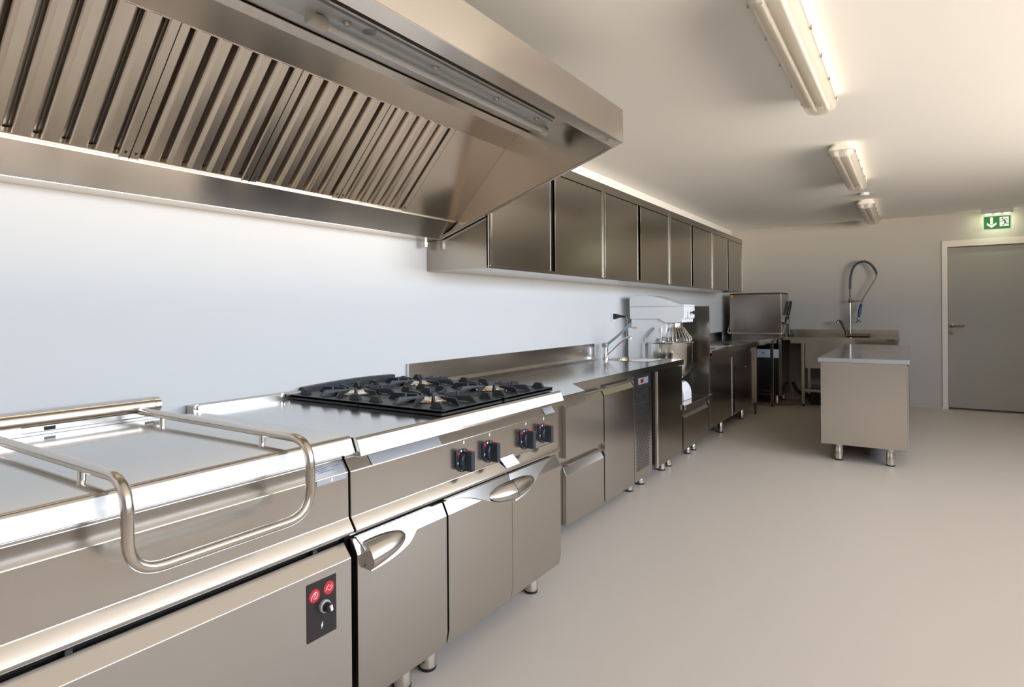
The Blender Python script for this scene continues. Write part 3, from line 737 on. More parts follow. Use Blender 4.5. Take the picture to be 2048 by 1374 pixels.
# ------------------------------------------------------------------ wall outlet and plug
so = thing('wall_socket', 'white wall socket with black angled plug between tap and mixer', 'socket', (W+0.005, 5.255, 1.225))
MB().box(W, W+0.012, 5.212, 5.298, 1.226, 1.312).build('socket_plate', WHITE, so, bevel=0.003)
pg = MB().hexa([(W+0.012, 5.232, 1.245), (W+0.012, 5.290, 1.245), (W+0.012, 5.290, 1.300), (W+0.012, 5.232, 1.300)],
               [(W+0.055, 5.245, 1.262), (W+0.055, 5.292, 1.262), (W+0.055, 5.292, 1.292), (W+0.055, 5.245, 1.292)])
pg.tube([(W+0.05, 5.27, 1.277), (W+0.115, 5.29, 1.270)], [0.014, 0.008], 10)
pl = pg.build('plug', BLACK, so, bevel=0.003)
MB().tube(fillet([(W+0.11, 5.288, 1.270), (W+0.125, 5.30, 1.255), (W+0.125, 5.31, 1.19), (W+0.10, 5.33, 1.08), (W+0.05, 5.36, 0.93), (W+0.03, 5.40, 0.70), (W+0.03, 5.44, 0.51)], 0.05, 5), 0.0038, 8).build('power_cord', GREYP, pl)

# ------------------------------------------------------------------ splash screen and dish sink unit

du = thing('dish_sink_unit', 'stainless double-door sink unit with tall side screen beside the dough mixer', 'sink unit', (-2.0, 7.1, 0.0))
m = MB().box(W+0.02, -1.712, 6.106, 6.125, 0.140, 0.86).box(W+0.02, -1.712, 8.08, 8.105, 0.140, 0.86).box(W+0.02, -1.712, 6.125, 8.08, 0.140, 0.16).box(W+0.02, W+0.03, 6.125, 8.08, 0.16, 0.86)
m.box(-1.712, -1.695, 6.106, 8.15, 0.802, 0.862)
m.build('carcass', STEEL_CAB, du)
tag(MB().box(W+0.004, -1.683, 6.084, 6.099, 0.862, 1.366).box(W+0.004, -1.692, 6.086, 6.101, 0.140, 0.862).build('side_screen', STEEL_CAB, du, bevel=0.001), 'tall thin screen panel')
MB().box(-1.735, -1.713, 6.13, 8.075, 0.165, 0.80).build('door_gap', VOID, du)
dA = MB().box(-1.712, -1.690, 6.112, 6.985, 0.142, 0.800).build('sliding_door', STEEL_CAB, du, bevel=0.002)
MB().box(-1.712, -1.684, 6.985, 7.015, 0.142, 0.800).build('edge_pull', POLISH, dA)
dB = MB().box(-1.712, -1.690, 7.135, 8.104, 0.142, 0.800).build('sliding_door', STEEL_CAB, du, bevel=0.002)
MB().box(-1.712, -1.684, 7.100, 7.135, 0.142, 0.800).build('edge_pull', POLISH, dB)
MB().lathe((0, 7.66, 0.64), [(0.006, -1.690), (0.005, -1.686)], axis='x', n=10).build('door_stud', POLISH, dB)
holes = [rrect(-1.99, 6.62, 0.21, 0.24, 0.06, 6), rrect(-1.99, 7.24, 0.21, 0.24, 0.06, 6)]
MB().slab([(W+0.004, 6.103), (-1.668, 6.103), (-1.668, 8.16), (W+0.004, 8.16)], holes, 0.898, 0.902).build('top_sheet', STEEL_TOP, du)
for hc in (6.62, 7.24):
    Ls = [[(x, y, z) for x, y in rrect(-1.99, hc, a, a+0.03, r, 6)] for a, r, z in ((0.222, 0.07, 0.9035), (0.210, 0.06, 0.9045), (0.200, 0.055, 0.885), (0.192, 0.05, 0.70), (0.18, 0.04, 0.685))]
    MB().loft(Ls).build('sink_bowl', POLISH, du, smooth=50, recalc=False)
m = MB().box(-1.668, -1.664, 6.103, 8.16, 0.855, 0.916).box(-1.690, -1.664, 6.103, 8.16, 0.916, 0.920)
m.build('raised_edge', STEEL_CAB, du)
MB().box(W+0.004, W+0.020, 6.103, 8.16, 0.898, 1.03).build('backsplash', STEEL_CAB, du)
for x, y in ((-1.748, 6.71), (-1.748, 7.68), (-2.25, 6.2), (-2.25, 8.05)): leg(du, x, y, 0.145, 0.030)

lt = thing('landing_table', 'stainless landing table on square legs leading into the hood dishwasher', 'table', (-1.98, 8.6, 0.0))
m = MB().prism('z', [(W+0.004, 8.165), (-1.664, 8.165), (-1.655, 8.30), (-1.625, 8.50), (-1.590, 8.80), (-1.575, 9.045), (W+0.004, 9.045)], 0.905, 0.912)
m.build('top_sheet', STEEL_TOP, lt)
pth = [(-1.664, 8.165), (-1.655, 8.30), (-1.625, 8.50), (-1.590, 8.80), (-1.575, 9.045)]
m = MB()
for a, b in zip(pth, pth[1:]):
    m.hexa([(a[0], a[1], 0.865), (b[0], b[1], 0.865), (b[0]-0.004, b[1], 0.865), (a[0]-0.004, a[1], 0.865)], [(a[0], a[1], 0.934), (b[0], b[1], 0.934), (b[0]-0.004, b[1], 0.934), (a[0]-0.004, a[1], 0.934)])
m.build('raised_edge', STEEL_CAB, lt)
MB().box(W+0.004, W+0.024, 8.165, 9.045, 0.90, 1.01).build('backsplash', STEEL_CAB, lt)
for (x, y, par) in ((-1.679, 8.132, du), (-1.613, 8.865, lt), (-2.28, 8.86, lt)):
    zt = 0.80 if par is du else 0.905
    l = MB().box(x-0.019, x+0.019, y-0.019, y+0.019, 0.03, zt).build('leg', STEEL_CAB, par, bevel=0.002)
    MB().lathe((x, y, 0), [(0.016, 0), (0.017, 0.008), (0.011, 0.012), (0.011, 0.032)], n=14).build('foot_pad', BLACK, l)
MB().box(-1.698, -1.660, 8.113, 8.151, 0.80, 0.856).build('corner_bracket', STEEL_CAB, du)
MB().box(-2.261, -1.632, 8.845, 8.875, 0.20, 0.235).build('cross_rail', STEEL_CAB, lt)

# ------------------------------------------------------------------ hood-type dishwasher
dw = thing('hood_dishwasher', 'stainless hood dishwasher with wraparound bar handle in the far corner', 'dishwasher', (-1.87, 9.38, 0.0))
m = MB().box(-2.213, -1.522, 9.055, 9.072, 0.985, 1.562).box(-2.213, -1.522, 9.61, 9.63, 0.985, 1.562).box(-2.213, -2.195, 9.072, 9.61, 0.985, 1.562).box(-1.540, -1.522, 9.072, 9.61, 0.985, 1.562).box(-2.213, -1.522, 9.055, 9.63, 1.545, 1.563)
m.build('hood', STEEL_CAB, dw, bevel=0.003)
m = MB().box(-2.19, -1.545, 9.075, 9.605, 0.905, 0.99)
m.build('wash_tank', STEEL_CAB, dw)
m = MB().box(-2.213, -2.19, 9.06, 9.70, 0.13, 0.90).box(-1.560, -1.522, 9.06, 9.70, 0.13, 0.905).box(-2.19, -1.56, 9.68, 9.70, 0.13, 0.90).box(-2.19, -1.56, 9.06, 9.68, 0.13, 0.15)
m.build('chassis', STEEL_CAB, dw)
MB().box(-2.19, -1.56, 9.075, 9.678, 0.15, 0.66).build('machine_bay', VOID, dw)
cs = MB().box(-2.19, -1.562, 9.058, 9.075, 0.655, 0.772).build('control_strip', plain('dishwasher_fascia', (0.50, 0.54, 0.60), 0.4), dw)
m = MB()
for z in (0.74, 0.715, 0.69): m.box(-1.64, -1.58, 9.0565, 9.058, z, z+0.004)
m.build('control_print', LABELDARK, cs)
MB().lathe((-1.765, 9.058, 0.722), [(0.012, 0), (0.011, -0.006)], axis='y', n=14).build('control_button', plain('blue_button', (0.03, 0.07, 0.16), 0.4), cs)
MB().tube(fillet([(-2.235, 9.30, 1.23), (-2.235, 9.015, 0.993), (-1.502, 9.015, 0.993), (-1.502, 9.20, 1.13)], 0.035, 5), 0.011, 12).build('bar_handle', TUBE, dw)
tag(MB().tube(fillet([(-1.498, 9.18, 1.115), (-1.498, 9.66, 1.45), (-1.498, 9.76, 1.43), (-1.498, 9.45, 1.19)], 0.035, 6), 0.010, 12).build('handle_arm', plain('dark_arm', (0.05, 0.04, 0.035), 0.35, 0.6), dw), 'dark lifting arm')
m = MB().box(-1.522, -1.500, 9.14, 9.62, 1.225, 1.245).box(-1.522, -1.500, 9.14, 9.20, 1.13, 1.225).box(-1.522, -1.500, 9.14, 9.50, 1.13, 1.150).box(-1.522, -1.496, 9.52, 9.64, 1.12, 1.245)
m.build('pivot_bracket', GREYP, dw)
MB().tube([(-1.510, 9.57, 1.12), (-1.510, 9.57, 0.95)], 0.008, 8).lathe((-1.510, 9.57, 0), [(0.008, 0.925), (0.022, 0.945), (0.010, 0.965)], n=10).build('spring_rod', BLACK, dw)
MB().box(-1.545, -1.525, 9.63, 9.64, 0.95, 1.556).build('guide_rail', DARKTAP, dw)
MB().box(-2.196, -2.165, 9.052, 9.0555, 1.505, 1.540).build('yellow_sticker', YELLOW, dw)
for x, y in ((-1.60, 9.13), (-1.60, 9.64), (-2.15, 9.13), (-2.15, 9.64)): leg(dw, x, y, 0.13, 0.028)

# dark backsplash reflection shaped as a black box behind the landing table
cb = thing('reflection_box', 'dark backsplash reflection modelled as a small black box on the wall behind the tall side screen', 'box', (W+0.02, 8.1, 1.05))
MB().box(W, W+0.045, 7.62, 8.06, 1.075, 1.16).build('box_body', BLACK, cb, bevel=0.004)
MB().lathe((0, 7.93, 1.115), [(0.009, W+0.045), (0.008, W+0.048)], axis='x', n=12).build('white_dot', MARK, cb)
MB().box(W, W+0.05, 8.07, 8.17, 1.032, 1.18).build('bracket_post', STEEL_DULL, cb)

# ------------------------------------------------------------------ scullery table at the end wall
et = thing('scullery_table', 'stainless sink table with backsplash and lower shelf along the end wall', 'table', (-0.84, 9.45, 0.0))
TY = 9.105
hole = rrect(-0.75, 9.42, 0.32, 0.20, 0.05, 6)
MB().slab([(-1.515, TY+0.004), (-0.158, TY+0.004), (-0.158, YE-0.004), (-1.515, YE-0.004)], [hole], 0.918, 0.923).build('top_sheet', STEEL_CAB, et)
m = MB().box(-1.515, -0.155, TY, TY+0.004, 0.905, 0.944).box(-1.515, -0.155, TY+0.004, TY+0.020, 0.940, 0.944).box(-0.159, -0.155, TY, YE-0.004, 0.905, 0.944)
m.build('raised_edge', STEEL_CAB, et)
MB().box(-1.506, -0.164, YE-0.022, YE-0.002, 0.923, 1.036).build('backsplash', STEEL_CAB, et)
MB().box(-1.42, -0.19, TY+0.03, TY+0.06, 0.86, 0.905).build('front_rail', STEEL_CAB, et)
Ls = [[(x, y, z) for x, y in rrect(-0.75, 9.42, a, b, r, 6)] for a, b, r, z in ((0.32, 0.20, 0.05, 0.922), (0.312, 0.192, 0.045, 0.90), (0.305, 0.185, 0.04, 0.60), (0.29, 0.17, 0.03, 0.585))]
MB().loft(Ls).build('sink_bowl', STEEL_CAB, et, smooth=50, recalc=False)
MB().box(-1.232, -0.22, TY+0.018, TY+0.024, 0.525, 0.906).build('sink_skirt', STEEL_CAB, et)
for x in (-1.262, -0.185):
    for y in (TY+0.03, YE-0.05):
        l = MB().box(x-0.02, x+0.02, y-0.02, y+0.02, 0.03, 0.917).build('leg', STEEL_CAB, et, bevel=0.002)
        MB().lathe((x, y, 0), [(0.017, 0), (0.018, 0.01), (0.012, 0.014), (0.012, 0.032)], n=14).build('foot_pad', BLACK, l)
MB().box(-1.242, -0.205, TY+0.012, YE-0.03, 0.200, 0.236).build('lower_shelf', STEEL_CAB, et, bevel=0.003)
tag(MB().box(-0.275, -0.19, TY-0.0012, TY+0.0005, 0.911, 0.925).build('dark_label', BLACK, et), 'small dark label on the front edge')

# pre-rinse spray tap
ps = thing('spray_tap', 'tall pre-rinse spray tap with blue spring hose on the end wall table', 'tap', (-0.74, 9.62, 0.923))
py = 9.63; px = -0.728
m = MB().lathe((px, py, 0), [(0.030, 0.923), (0.030, 0.94), (0.017, 0.955), (0.017, 0.965)], n=18)
m.tube([(-0.775, py, 0.96), (-0.775, py, 1.005)], 0.021, 14).tube([(-0.785, py-0.02, 0.955), (-0.50, py-0.03, 0.955)], 0.021, 14)
m.build('tap_body', DARKTAP, ps)
MB().tube([(px, py, 0.96), (px, py, 1.43)], 0.0125, 14).build('riser_pipe', plain('satin_chrome', (0.62, 0.60, 0.57), 0.2, 1.0), ps)
MB().tube(fillet([(-0.775, py-0.02, 0.99), (-0.835, py-0.06, 1.155), (-0.872, py-0.09, 1.17), (-0.880, py-0.10, 1.125)], 0.04, 6), 0.016, 12).build('spout', DARKTAP, ps)
MB().tube([(-0.762, py, 1.0), (-0.735, py-0.015, 1.265)], [0.010, 0.005], 8).build('lever', DARKTAP, ps)
m = MB().lathe((px, py, 0), [(0.022, 1.415), (0.024, 1.42), (0.030, 1.435), (0.030, 1.445), (0.018, 1.455), (0.018, 1.475)], n=16)
m.tube([(px, py, 1.437), (-0.60, py, 1.437)], 0.005, 8).tube([(-0.61, py, 1.437), (-0.59, py-0.012, 1.437), (-0.59, py-0.012, 1.43)], 0.005, 8)
m.build('holder_arm', DARKTAP, ps)
# spring: straight section, then arching over
ctrl = [(px, 1.475), (px, 1.60), (-0.722, 1.75), (-0.695, 1.88), (-0.640, 1.955), (-0.563, 1.982), (-0.490, 1.950), (-0.435, 1.880), (-0.405, 1.800)]
cl = curve_pts(ctrl, 10)
MB().tube([(x, py, z) for x, z in cl] , 0.0085, 10).build('inner_hose', plain('dark_hose', (0.05, 0.06, 0.07), 0.4), ps)
# arclength sample for the helix
P = [Vector((x, py, z)) for x, z in cl]; D = [0.0]
for a, b in zip(P, P[1:]): D.append(D[-1]+(b-a).length)
def at(sv):
    for i in range(len(D)-1):
        if D[i+1] >= sv: t = (sv-D[i])/(D[i+1]-D[i]); return P[i].lerp(P[i+1], t), (P[i+1]-P[i]).normalized()
    return P[-1], (P[-1]-P[-2]).normalized()
def helix(s0, s1, turns, r, n=10):
    out = []
    N = int(turns*n)
    for k in range(N+1):
        sv = s0+(s1-s0)*k/N; p, t = at(sv); nv = Vector((0, 1, 0)); bv = t.cross(nv).normalized(); a = 2*PI*k/n
        out.append(p + (nv*math.cos(a)+bv*math.sin(a))*r)
    return out
LT = D[-1]; ls = 0.135
MB().tube(helix(0, ls, 9, 0.0165), 0.0036, 6).build('steel_spring', CHROME, ps)
MB().tube(helix(ls, LT, 42, 0.0185), 0.0036, 6).build('blue_spring', BLUESPR, ps)
MB().tube([(-0.405, py, 1.80), (-0.42, py, 1.74), (-0.50, py, 1.60), (-0.575, py-0.005, 1.46), (-0.592, py-0.01, 1.40)], 0.0085, 10).build('spray_hose', HOSEM, ps)
sp = MB().tube([(-0.594, py-0.012, 1.395), (-0.600, py-0.02, 1.365), (-0.612, py-0.03, 1.30), (-0.622, py-0.04, 1.21)], [0.013, 0.020, 0.020, 0.015], 12).build('spray_grip', BLUEP, ps)
MB().lathe((-0.626, py-0.045, 0), [(0.032, 1.137), (0.032, 1.15), (0.016, 1.17), (0.018, 1.205)], n=18).build('spray_head', DARKTAP, sp)
MB().tube([(-0.64, py-0.05, 1.19), (-0.675, py-0.05, 1.20), (-0.672, py-0.045, 1.34), (-0.650, py-0.04, 1.38)], 0.0045, 8).build('trigger', DARKTAP, sp)

# things under the tables
tag(MB().tube(fillet([(-1.48, 9.71, 0.26), (-1.42, 9.68, 0.14), (-1.22, 9.68, 0.05), (-0.98, 9.68, 0.045)], 0.15, 8), 0.024, 12).build('drain_hose', BLACK), 'thick black drain hose running under the end wall sink table', 'hose')
pb = thing('drain_pump', 'black pump unit standing on the floor under the sink table shelf', 'pump', (-1.05, 9.45, 0.0))
MB().box(-1.20, -0.62, 9.32, 9.58, 0.0, 0.175).build('pump_case', BLACK, pb, bevel=0.01)
MB().lathe((-1.10, 9.32, 0.09), [(0.045, 0), (0.040, -0.05), (0.030, -0.055)], axis='y', n=18).build('motor_end', VOID, pb)
def spline(P, n=8):
    out = []
    for i in range(len(P)-1):
        p0 = P[max(i-1, 0)]; p1 = P[i]; p2 = P[i+1]; p3 = P[min(i+2, len(P)-1)]
        for k in range(n):
            t = k/n
            out.append(tuple(0.5*((2*p1[d]) + (-p0[d]+p2[d])*t + (2*p0[d]-5*p1[d]+4*p2[d]-p3[d])*t*t + (-p0[d]+3*p1[d]-3*p2[d]+p3[d])*t**3) for d in range(3)))
    out.append(P[-1]); return out
tag(MB().tube(spline([(-1.95, 8.95, 0.006), (-1.72, 8.93, 0.006), (-1.55, 9.02, 0.006), (-1.42, 9.10, 0.006), (-1.31, 9.26, 0.006), (-1.30, 9.33, 0.10), (-1.285, 9.26, 0.23), (-1.20, 9.20, 0.247), (-1.05, 9.16, 0.243), (-0.90, 9.20, 0.243), (-0.86, 9.28, 0.243)]), 0.005, 8).build('power_cord', REDCORD), 'thin red cord looping from dishwasher floor up to the table shelf', 'cord')

# ------------------------------------------------------------------ island counter
il = thing('island_counter', 'free-standing stainless island counter on short round legs', 'counter', (-0.36, 7.15, 0.0))
MB().box(-0.682, -0.044, 5.940, 8.385, 0.148, 0.862).build('carcass', STEEL, il, bevel=0.002)
ts = MB().box(-0.700, -0.023, 5.927, 8.400, 0.864, 0.900).build('top_slab', STEEL_TOP, il, bevel=0.002)
MB().box(-0.700, -0.023, 5.9245, 5.9268, 0.8645, 0.8985).build('edge_strip', plain('edge_steel', (0.40, 0.41, 0.42), 0.45, 0.8), ts)
dA = MB().box(-0.044, -0.034, 5.96, 7.15, 0.16, 0.85).build('sliding_door', STEEL, il, bevel=0.001)
dB = MB().box(-0.044, -0.036, 7.17, 8.37, 0.16, 0.85).build('sliding_door', STEEL, il, bevel=0.001)
MB().box(-0.12, -0.05, 6.05, 6.09, 0.125, 0.150).build('door_track', BLACK, il)
for x, y in ((-0.552, 6.03), (-0.165, 6.01), (-0.552, 8.30), (-0.165, 8.30)): leg(il, x, y, 0.150, 0.033)

# ------------------------------------------------------------------ wall cabinets
pos = ['nearest', 'second', 'third', 'farthest']
CLAB = ['stainless wall cabinet nearest the hood, its end panel in full view',
        'stainless wall cabinet, second from the hood in the row',
        'stainless wall cabinet above the dough mixer, third from the hood',
        'stainless wall cabinet at the far end of the row, above the dishwasher']
CX = -1.908
for i in range(4):
    y0 = 2.652+1.463*i; y1 = y0+1.461
    wc = thing('wall_cabinet', CLAB[i], 'cabinet', (-2.13, (y0+y1)/2, 1.563), 'wall cabinets in a row')
    m = MB().box(W+0.002, CX-0.002, y0, y0+0.018, 1.563, 2.269).box(W+0.002, CX-0.002, y1-0.018, y1, 1.563, 2.269)
    m.box(W+0.002, CX-0.002, y0+0.018, y1-0.018, 1.563, 1.580).box(W+0.002, CX-0.002, y0+0.018, y1-0.018, 2.252, 2.269).box(W+0.002, W+0.006, y0+0.018, y1-0.018, 1.58, 2.252)
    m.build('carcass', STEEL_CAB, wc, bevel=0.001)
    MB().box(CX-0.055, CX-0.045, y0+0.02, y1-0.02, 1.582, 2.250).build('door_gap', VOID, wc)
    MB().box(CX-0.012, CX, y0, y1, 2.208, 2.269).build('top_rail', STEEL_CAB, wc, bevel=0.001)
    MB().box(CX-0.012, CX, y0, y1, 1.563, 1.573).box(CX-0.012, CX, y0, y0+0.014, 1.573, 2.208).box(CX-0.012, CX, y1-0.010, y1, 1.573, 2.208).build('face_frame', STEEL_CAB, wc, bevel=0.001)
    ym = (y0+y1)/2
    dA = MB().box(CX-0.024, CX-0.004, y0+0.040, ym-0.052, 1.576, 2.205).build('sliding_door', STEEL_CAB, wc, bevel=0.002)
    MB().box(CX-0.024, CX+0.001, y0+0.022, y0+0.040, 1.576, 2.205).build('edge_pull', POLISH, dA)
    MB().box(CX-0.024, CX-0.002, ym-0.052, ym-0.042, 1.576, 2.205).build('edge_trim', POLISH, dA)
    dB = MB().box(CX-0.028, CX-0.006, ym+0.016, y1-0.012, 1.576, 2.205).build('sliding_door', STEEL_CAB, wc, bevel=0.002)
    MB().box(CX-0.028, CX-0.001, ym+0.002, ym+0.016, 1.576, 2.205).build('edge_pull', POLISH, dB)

# ------------------------------------------------------------------ ceiling lamps
LLAB = ['long fluorescent ceiling lamp with ribbed clear cover, nearest of the three',
        'fluorescent ceiling lamp over the island end, middle of the three',
        'fluorescent ceiling lamp near the end wall, farthest of the three']
for i, (y0, y1) in enumerate(((2.36, 3.955), (5.085, 6.70), (7.87, 9.46))):
    xc = -0.438
    lp = thing('ceiling_lamp', LLAB[i], 'lamp', (xc, (y0+y1)/2, ZC-0.106), 'fluorescent ceiling lamps')
    # tray: narrower at the ceiling, rounded ends in plan
    hw = 0.088; n = 10
    def plan(w, e):
        pts = []
        for sx, sy, a0 in ((1, 1, 0), (-1, 1, 90), (-1, -1, 180), (1, -1, 270)):
            for k in range(n+1):
                a = math.radians(a0+90*k/n); r = 0.045
                pts.append((xc+sx*(w-r)+r*math.cos(a), (y0+y1)/2+sy*((y1-y0)/2-e-r)+r*math.sin(a)))
        return pts
    tr = MB().loft([[(*p, ZC-0.0005) for p in plan(hw-0.022, 0.020)], [(*p, ZC-0.026) for p in plan(hw-0.006, 0.006)], [(*p, ZC-0.036) for p in plan(hw, 0.0)], [(*p, ZC-0.050) for p in plan(hw, 0.0)]], close_end=True, close_start=True)
    tr = tr.build('lamp_tray', CREAM, lp, smooth=40)
    # clear cover, ribbed along its sides
    loops = []
    for q, dz in ((1.0, 0.050), (0.985, 0.066), (0.93, 0.084), (0.80, 0.097), (0.62, 0.103), (0.30, 0.105)):
        w = max(0.05, (hw-0.006)*q); loops.append([(*p, ZC-dz) for p in plan(w, 0.006+(1-q)*0.03)])
    MB().loft(loops, close_end=True).build('lamp_cover', COVER, lp, smooth=60)
    for dx in (-0.033, 0.033):
        tb = MB().tube([(xc+dx, y0+0.06, ZC-0.072), (xc+dx, y1-0.06, ZC-0.072)], 0.013, 12).build('fluorescent_tube', TUBEGLASS, lp)
        MB().box(xc+dx-0.014, xc+dx+0.014, y0+0.034, y0+0.058, ZC-0.088, ZC-0.050).build('lamp_socket', WHITE, tb, bevel=0.005)
        MB().box(xc+dx-0.014, xc+dx+0.014, y1-0.058, y1-0.034, ZC-0.088, ZC-0.050).build('lamp_socket', WHITE, tb, bevel=0.005)
    for sgn in (-1, 1):
        for k in range(5):
            y = y0+0.12+(y1-y0-0.24)*k/4
            MB().box(xc+sgn*hw-0.002*sgn, xc+sgn*(hw+0.004), y-0.006, y+0.006, ZC-0.058, ZC-0.040).build('cover_clip', RUST, lp)
sd = thing('smoke_detector', 'small white ceiling detector with dark slots behind the middle lamp', 'detector', (-0.425, 7.44, ZC-0.03))
MB().lathe((-0.425, 7.44, 0), [(0.050, ZC-0.0005), (0.050, ZC-0.014), (0.044, ZC-0.024), (0.020, ZC-0.030)], n=28).build('detector_case', WHITE, sd, smooth=30)
m = MB()
for k in range(10):
    a = 2*PI*k/10
    m.tube([(-0.425+0.0500*math.cos(a+t), 7.44+0.0500*math.sin(a+t), ZC-0.009) for t in (0, 0.15, 0.3, 0.42)], 0.0032, 6)
m.build('vent_slots', VOID, sd)

# ------------------------------------------------------------------ emergency exit sign
es = thing('exit_sign', 'green illuminated emergency exit sign with arrow and running figure above the door', 'sign', (0.885, 9.60, 2.30))
MB().box(0.727, 1.038, 9.575, 9.635, 2.503, ZC).build('sign_housing', SIGNBOX, es, bevel=0.003)
for x in (0.795, 0.885, 0.975): MB().box(x-0.028, x+0.028, 9.588, 9.600, 2.4995, 2.5035).build('light_strip', LEDM, es)
MB().box(0.742, 1.020, 9.602, 9.608, 2.296, 2.505).build('acrylic_pane', plain('acrylic_edge', (0.75, 0.80, 0.70), 0.2, emit=(0.8, 1.0, 0.7), es=0.25), es)
SX0, SX1, SZ0, SZ1 = 0.752, 1.009, 2.308, 2.466
sg = MB().box(SX0, SX1, 9.599, 9.602, SZ0, SZ1).build('sign_face', GREEN, es)
def wpoly(m, pts, y0, y1): return m.prism('y', pts, y0, y1)
m = MB(); ax = 0.826
wpoly(m, [(ax-0.0135, 2.456), (ax+0.0135, 2.456), (ax+0.0135, 2.372), (ax-0.0135, 2.372)], 9.5975, 9.599)
wpoly(m, [(ax-0.048, 2.390), (ax-0.0134, 2.366), (ax+0.0134, 2.366), (ax+0.048, 2.390), (ax+0.048, 2.362), (ax, 2.324), (ax-0.048, 2.362)], 9.5975, 9.599)
m.build('arrow_symbol', SIGNW, sg)
qx0, qx1, qz0, qz1 = 0.904, 0.992, 2.338, 2.452
dr = MB().prism('y', [(qx0, qz0), (qx0, qz1), (qx1, qz1), (qx1, qz0)], 9.5975, 9.599).build('doorway_symbol', SIGNW, sg)
def U(a, b): return (qx0+(qx1-qx0)*a, 9.5965, qz0+(qz1-qz0)*b)
m = MB().lathe((U(0.30, 0.83)[0], 9.5975, U(0.30, 0.83)[2]), [(0.0095, 0), (0.0095, -0.0012)], axis='y', n=16)
def limb(a, b, r0, r1):
    p, q = Vector(U(*a)), Vector(U(*b)); d = (q-p).normalized(); nv = Vector((-d.z, 0, d.x))
    pts = [p+nv*r0, q+nv*r1, q+d*r1*0.5, q-nv*r1, p-nv*r0, p-d*r0*0.5]
    m.prism('y', [(v.x, v.z) for v in pts], 9.5963, 9.5975)
limb((0.46, 0.70), (0.66, 0.40), 0.0080, 0.0085)
limb((0.46, 0.70), (0.26, 0.52), 0.0045, 0.0040); limb((0.26, 0.52), (0.04, 0.49), 0.0038, 0.0034)
limb((0.50, 0.72), (0.72, 0.76), 0.0045, 0.0038); limb((0.72, 0.76), (0.90, 0.62), 0.0036, 0.0032)
limb((0.66, 0.42), (0.46, 0.20), 0.0065, 0.0050); limb((0.46, 0.20), (0.30, 0.04), 0.0048, 0.0040)
limb((0.66, 0.42), (0.74, 0.27), 0.0065, 0.0050); limb((0.74, 0.27), (1.05, 0.27), 0.0045, 0.0036)
m.build('running_figure', GREEN, sg)
MB().prism('y', [(0.758, 2.311), (0.795, 2.311), (0.795, 2.317), (0.758, 2.317)], 9.5982, 9.599).build('small_print', plain('pale_green_print', (0.25, 0.5, 0.28), 0.5), sg)

# ------------------------------------------------------------------ light
def area(name, loc, rot, sx, sy, power, col, portal=False, spread=PI):
    L = bpy.data.lights.new(name, 'AREA'); L.shape = 'RECTANGLE'; L.size = sx; L.size_y = sy; L.energy = power; L.color = col; L.spread = spread
    if portal: L.cycles.is_portal = True
    o = bpy.data.objects.new(name, L); COL.objects.link(o); o.location = loc; o.rotation_euler = rot
    return o
for i, (a, b) in enumerate(WIN):
    area('daylight_portal', (XR+0.12, (a+b)/2, (WZ0+WZ1)/2), (0, PI/2, 0), WZ1-WZ0, b-a, 1.0, (1, 1, 1), portal=True)
# LEDs of the exit sign wash the wall below it
area('sign_wash', (0.885, 9.625, 2.497), (math.radians(25), 0, 0), 0.25, 0.012, 1.3, (0.93, 1.0, 0.72))

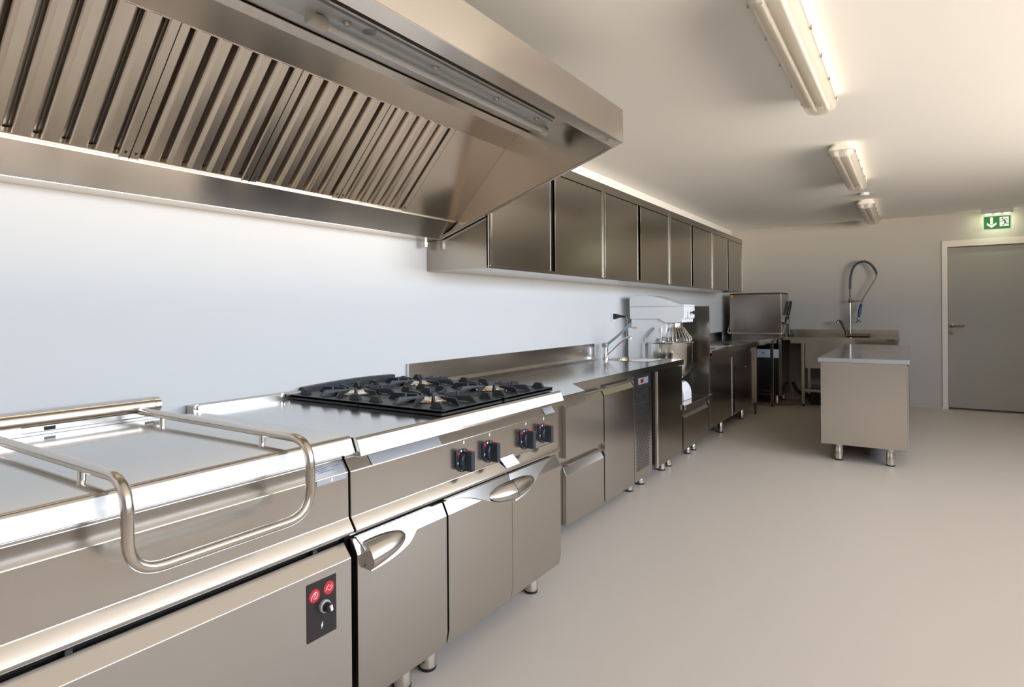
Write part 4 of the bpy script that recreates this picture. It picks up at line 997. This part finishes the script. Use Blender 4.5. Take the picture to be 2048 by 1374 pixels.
w = bpy.data.worlds.new('sky'); SC.world = w; w.use_nodes = True
nt = w.node_tree; bg = nt.nodes['Background']
tc = node(nt, 'ShaderNodeTexCoord'); sx = node(nt, 'ShaderNodeSeparateXYZ'); nt.links.new(tc.outputs['Generated'], sx.inputs[0])
cr = node(nt, 'ShaderNodeValToRGB'); mr = node(nt, 'ShaderNodeMapRange')
mr.inputs['From Min'].default_value = -1; mr.inputs['From Max'].default_value = 1
nt.links.new(sx.outputs['Z'], mr.inputs['Value']); nt.links.new(mr.outputs['Result'], cr.inputs[0])
e = cr.color_ramp.elements
# position = (sin(elevation)+1)/2: dim foreground, ground glow concentrated under the horizon to even the ceiling light, bright low sky, deeper blue overhead
e[0].position = 0.0; e[0].color = (0.50, 0.42, 0.33, 1)
e[1].position = 1.0; e[1].color = (0.12, 0.20, 0.34, 1)
for p, c in ((0.30, (0.62, 0.55, 0.46, 1)), (0.38, (1.15, 1.03, 0.88, 1)), (0.43, (2.7, 2.42, 2.08, 1)), (0.495, (2.95, 2.66, 2.30, 1)), (0.505, (1.06, 1.20, 1.38, 1)),
             (0.64, (0.98, 1.16, 1.42, 1)), (0.71, (0.88, 1.02, 1.24, 1)), (0.78, (0.42, 0.50, 0.62, 1))):
    q = e.new(p); q.color = c
nt.links.new(cr.outputs[0], bg.inputs['Color'])
bg.inputs['Strength'].default_value = 10.2

# ------------------------------------------------------------------ camera
f, yaw, roll, sh = 1209.93, 0.5852, 0.0081, -62.845
cam = bpy.data.cameras.new('camera'); co = bpy.data.objects.new('camera', cam); COL.objects.link(co)
r = Vector((math.cos(yaw), math.sin(yaw), 0)); dn = Vector((0, 0, -1)); d = Vector((-math.sin(yaw), math.cos(yaw), 0))
R = r*math.cos(roll)+dn*math.sin(roll); D_ = -r*math.sin(roll)+dn*math.cos(roll)
M = Matrix((R, -D_, -d)).transposed().to_4x4(); M.translation = Vector((0, 0, 1.3225))
co.matrix_world = M
cam.sensor_width = 36; cam.lens = f*36/2048; cam.shift_y = sh/2048; cam.clip_start = 0.02
SC.camera = co

SC.view_settings.view_transform = 'Standard'; SC.view_settings.look = 'None'
SC.view_settings.exposure = 0.0; SC.view_settings.gamma = 1.0
SC.cycles.use_denoising = True
SC.cycles.max_bounces = 10; SC.cycles.diffuse_bounces = 8; SC.cycles.glossy_bounces = 6; SC.cycles.transparent_max_bounces = 12
SC.cycles.sample_clamp_indirect = 6.0
SC.cycles.caustics_reflective = False; SC.cycles.caustics_refractive = False
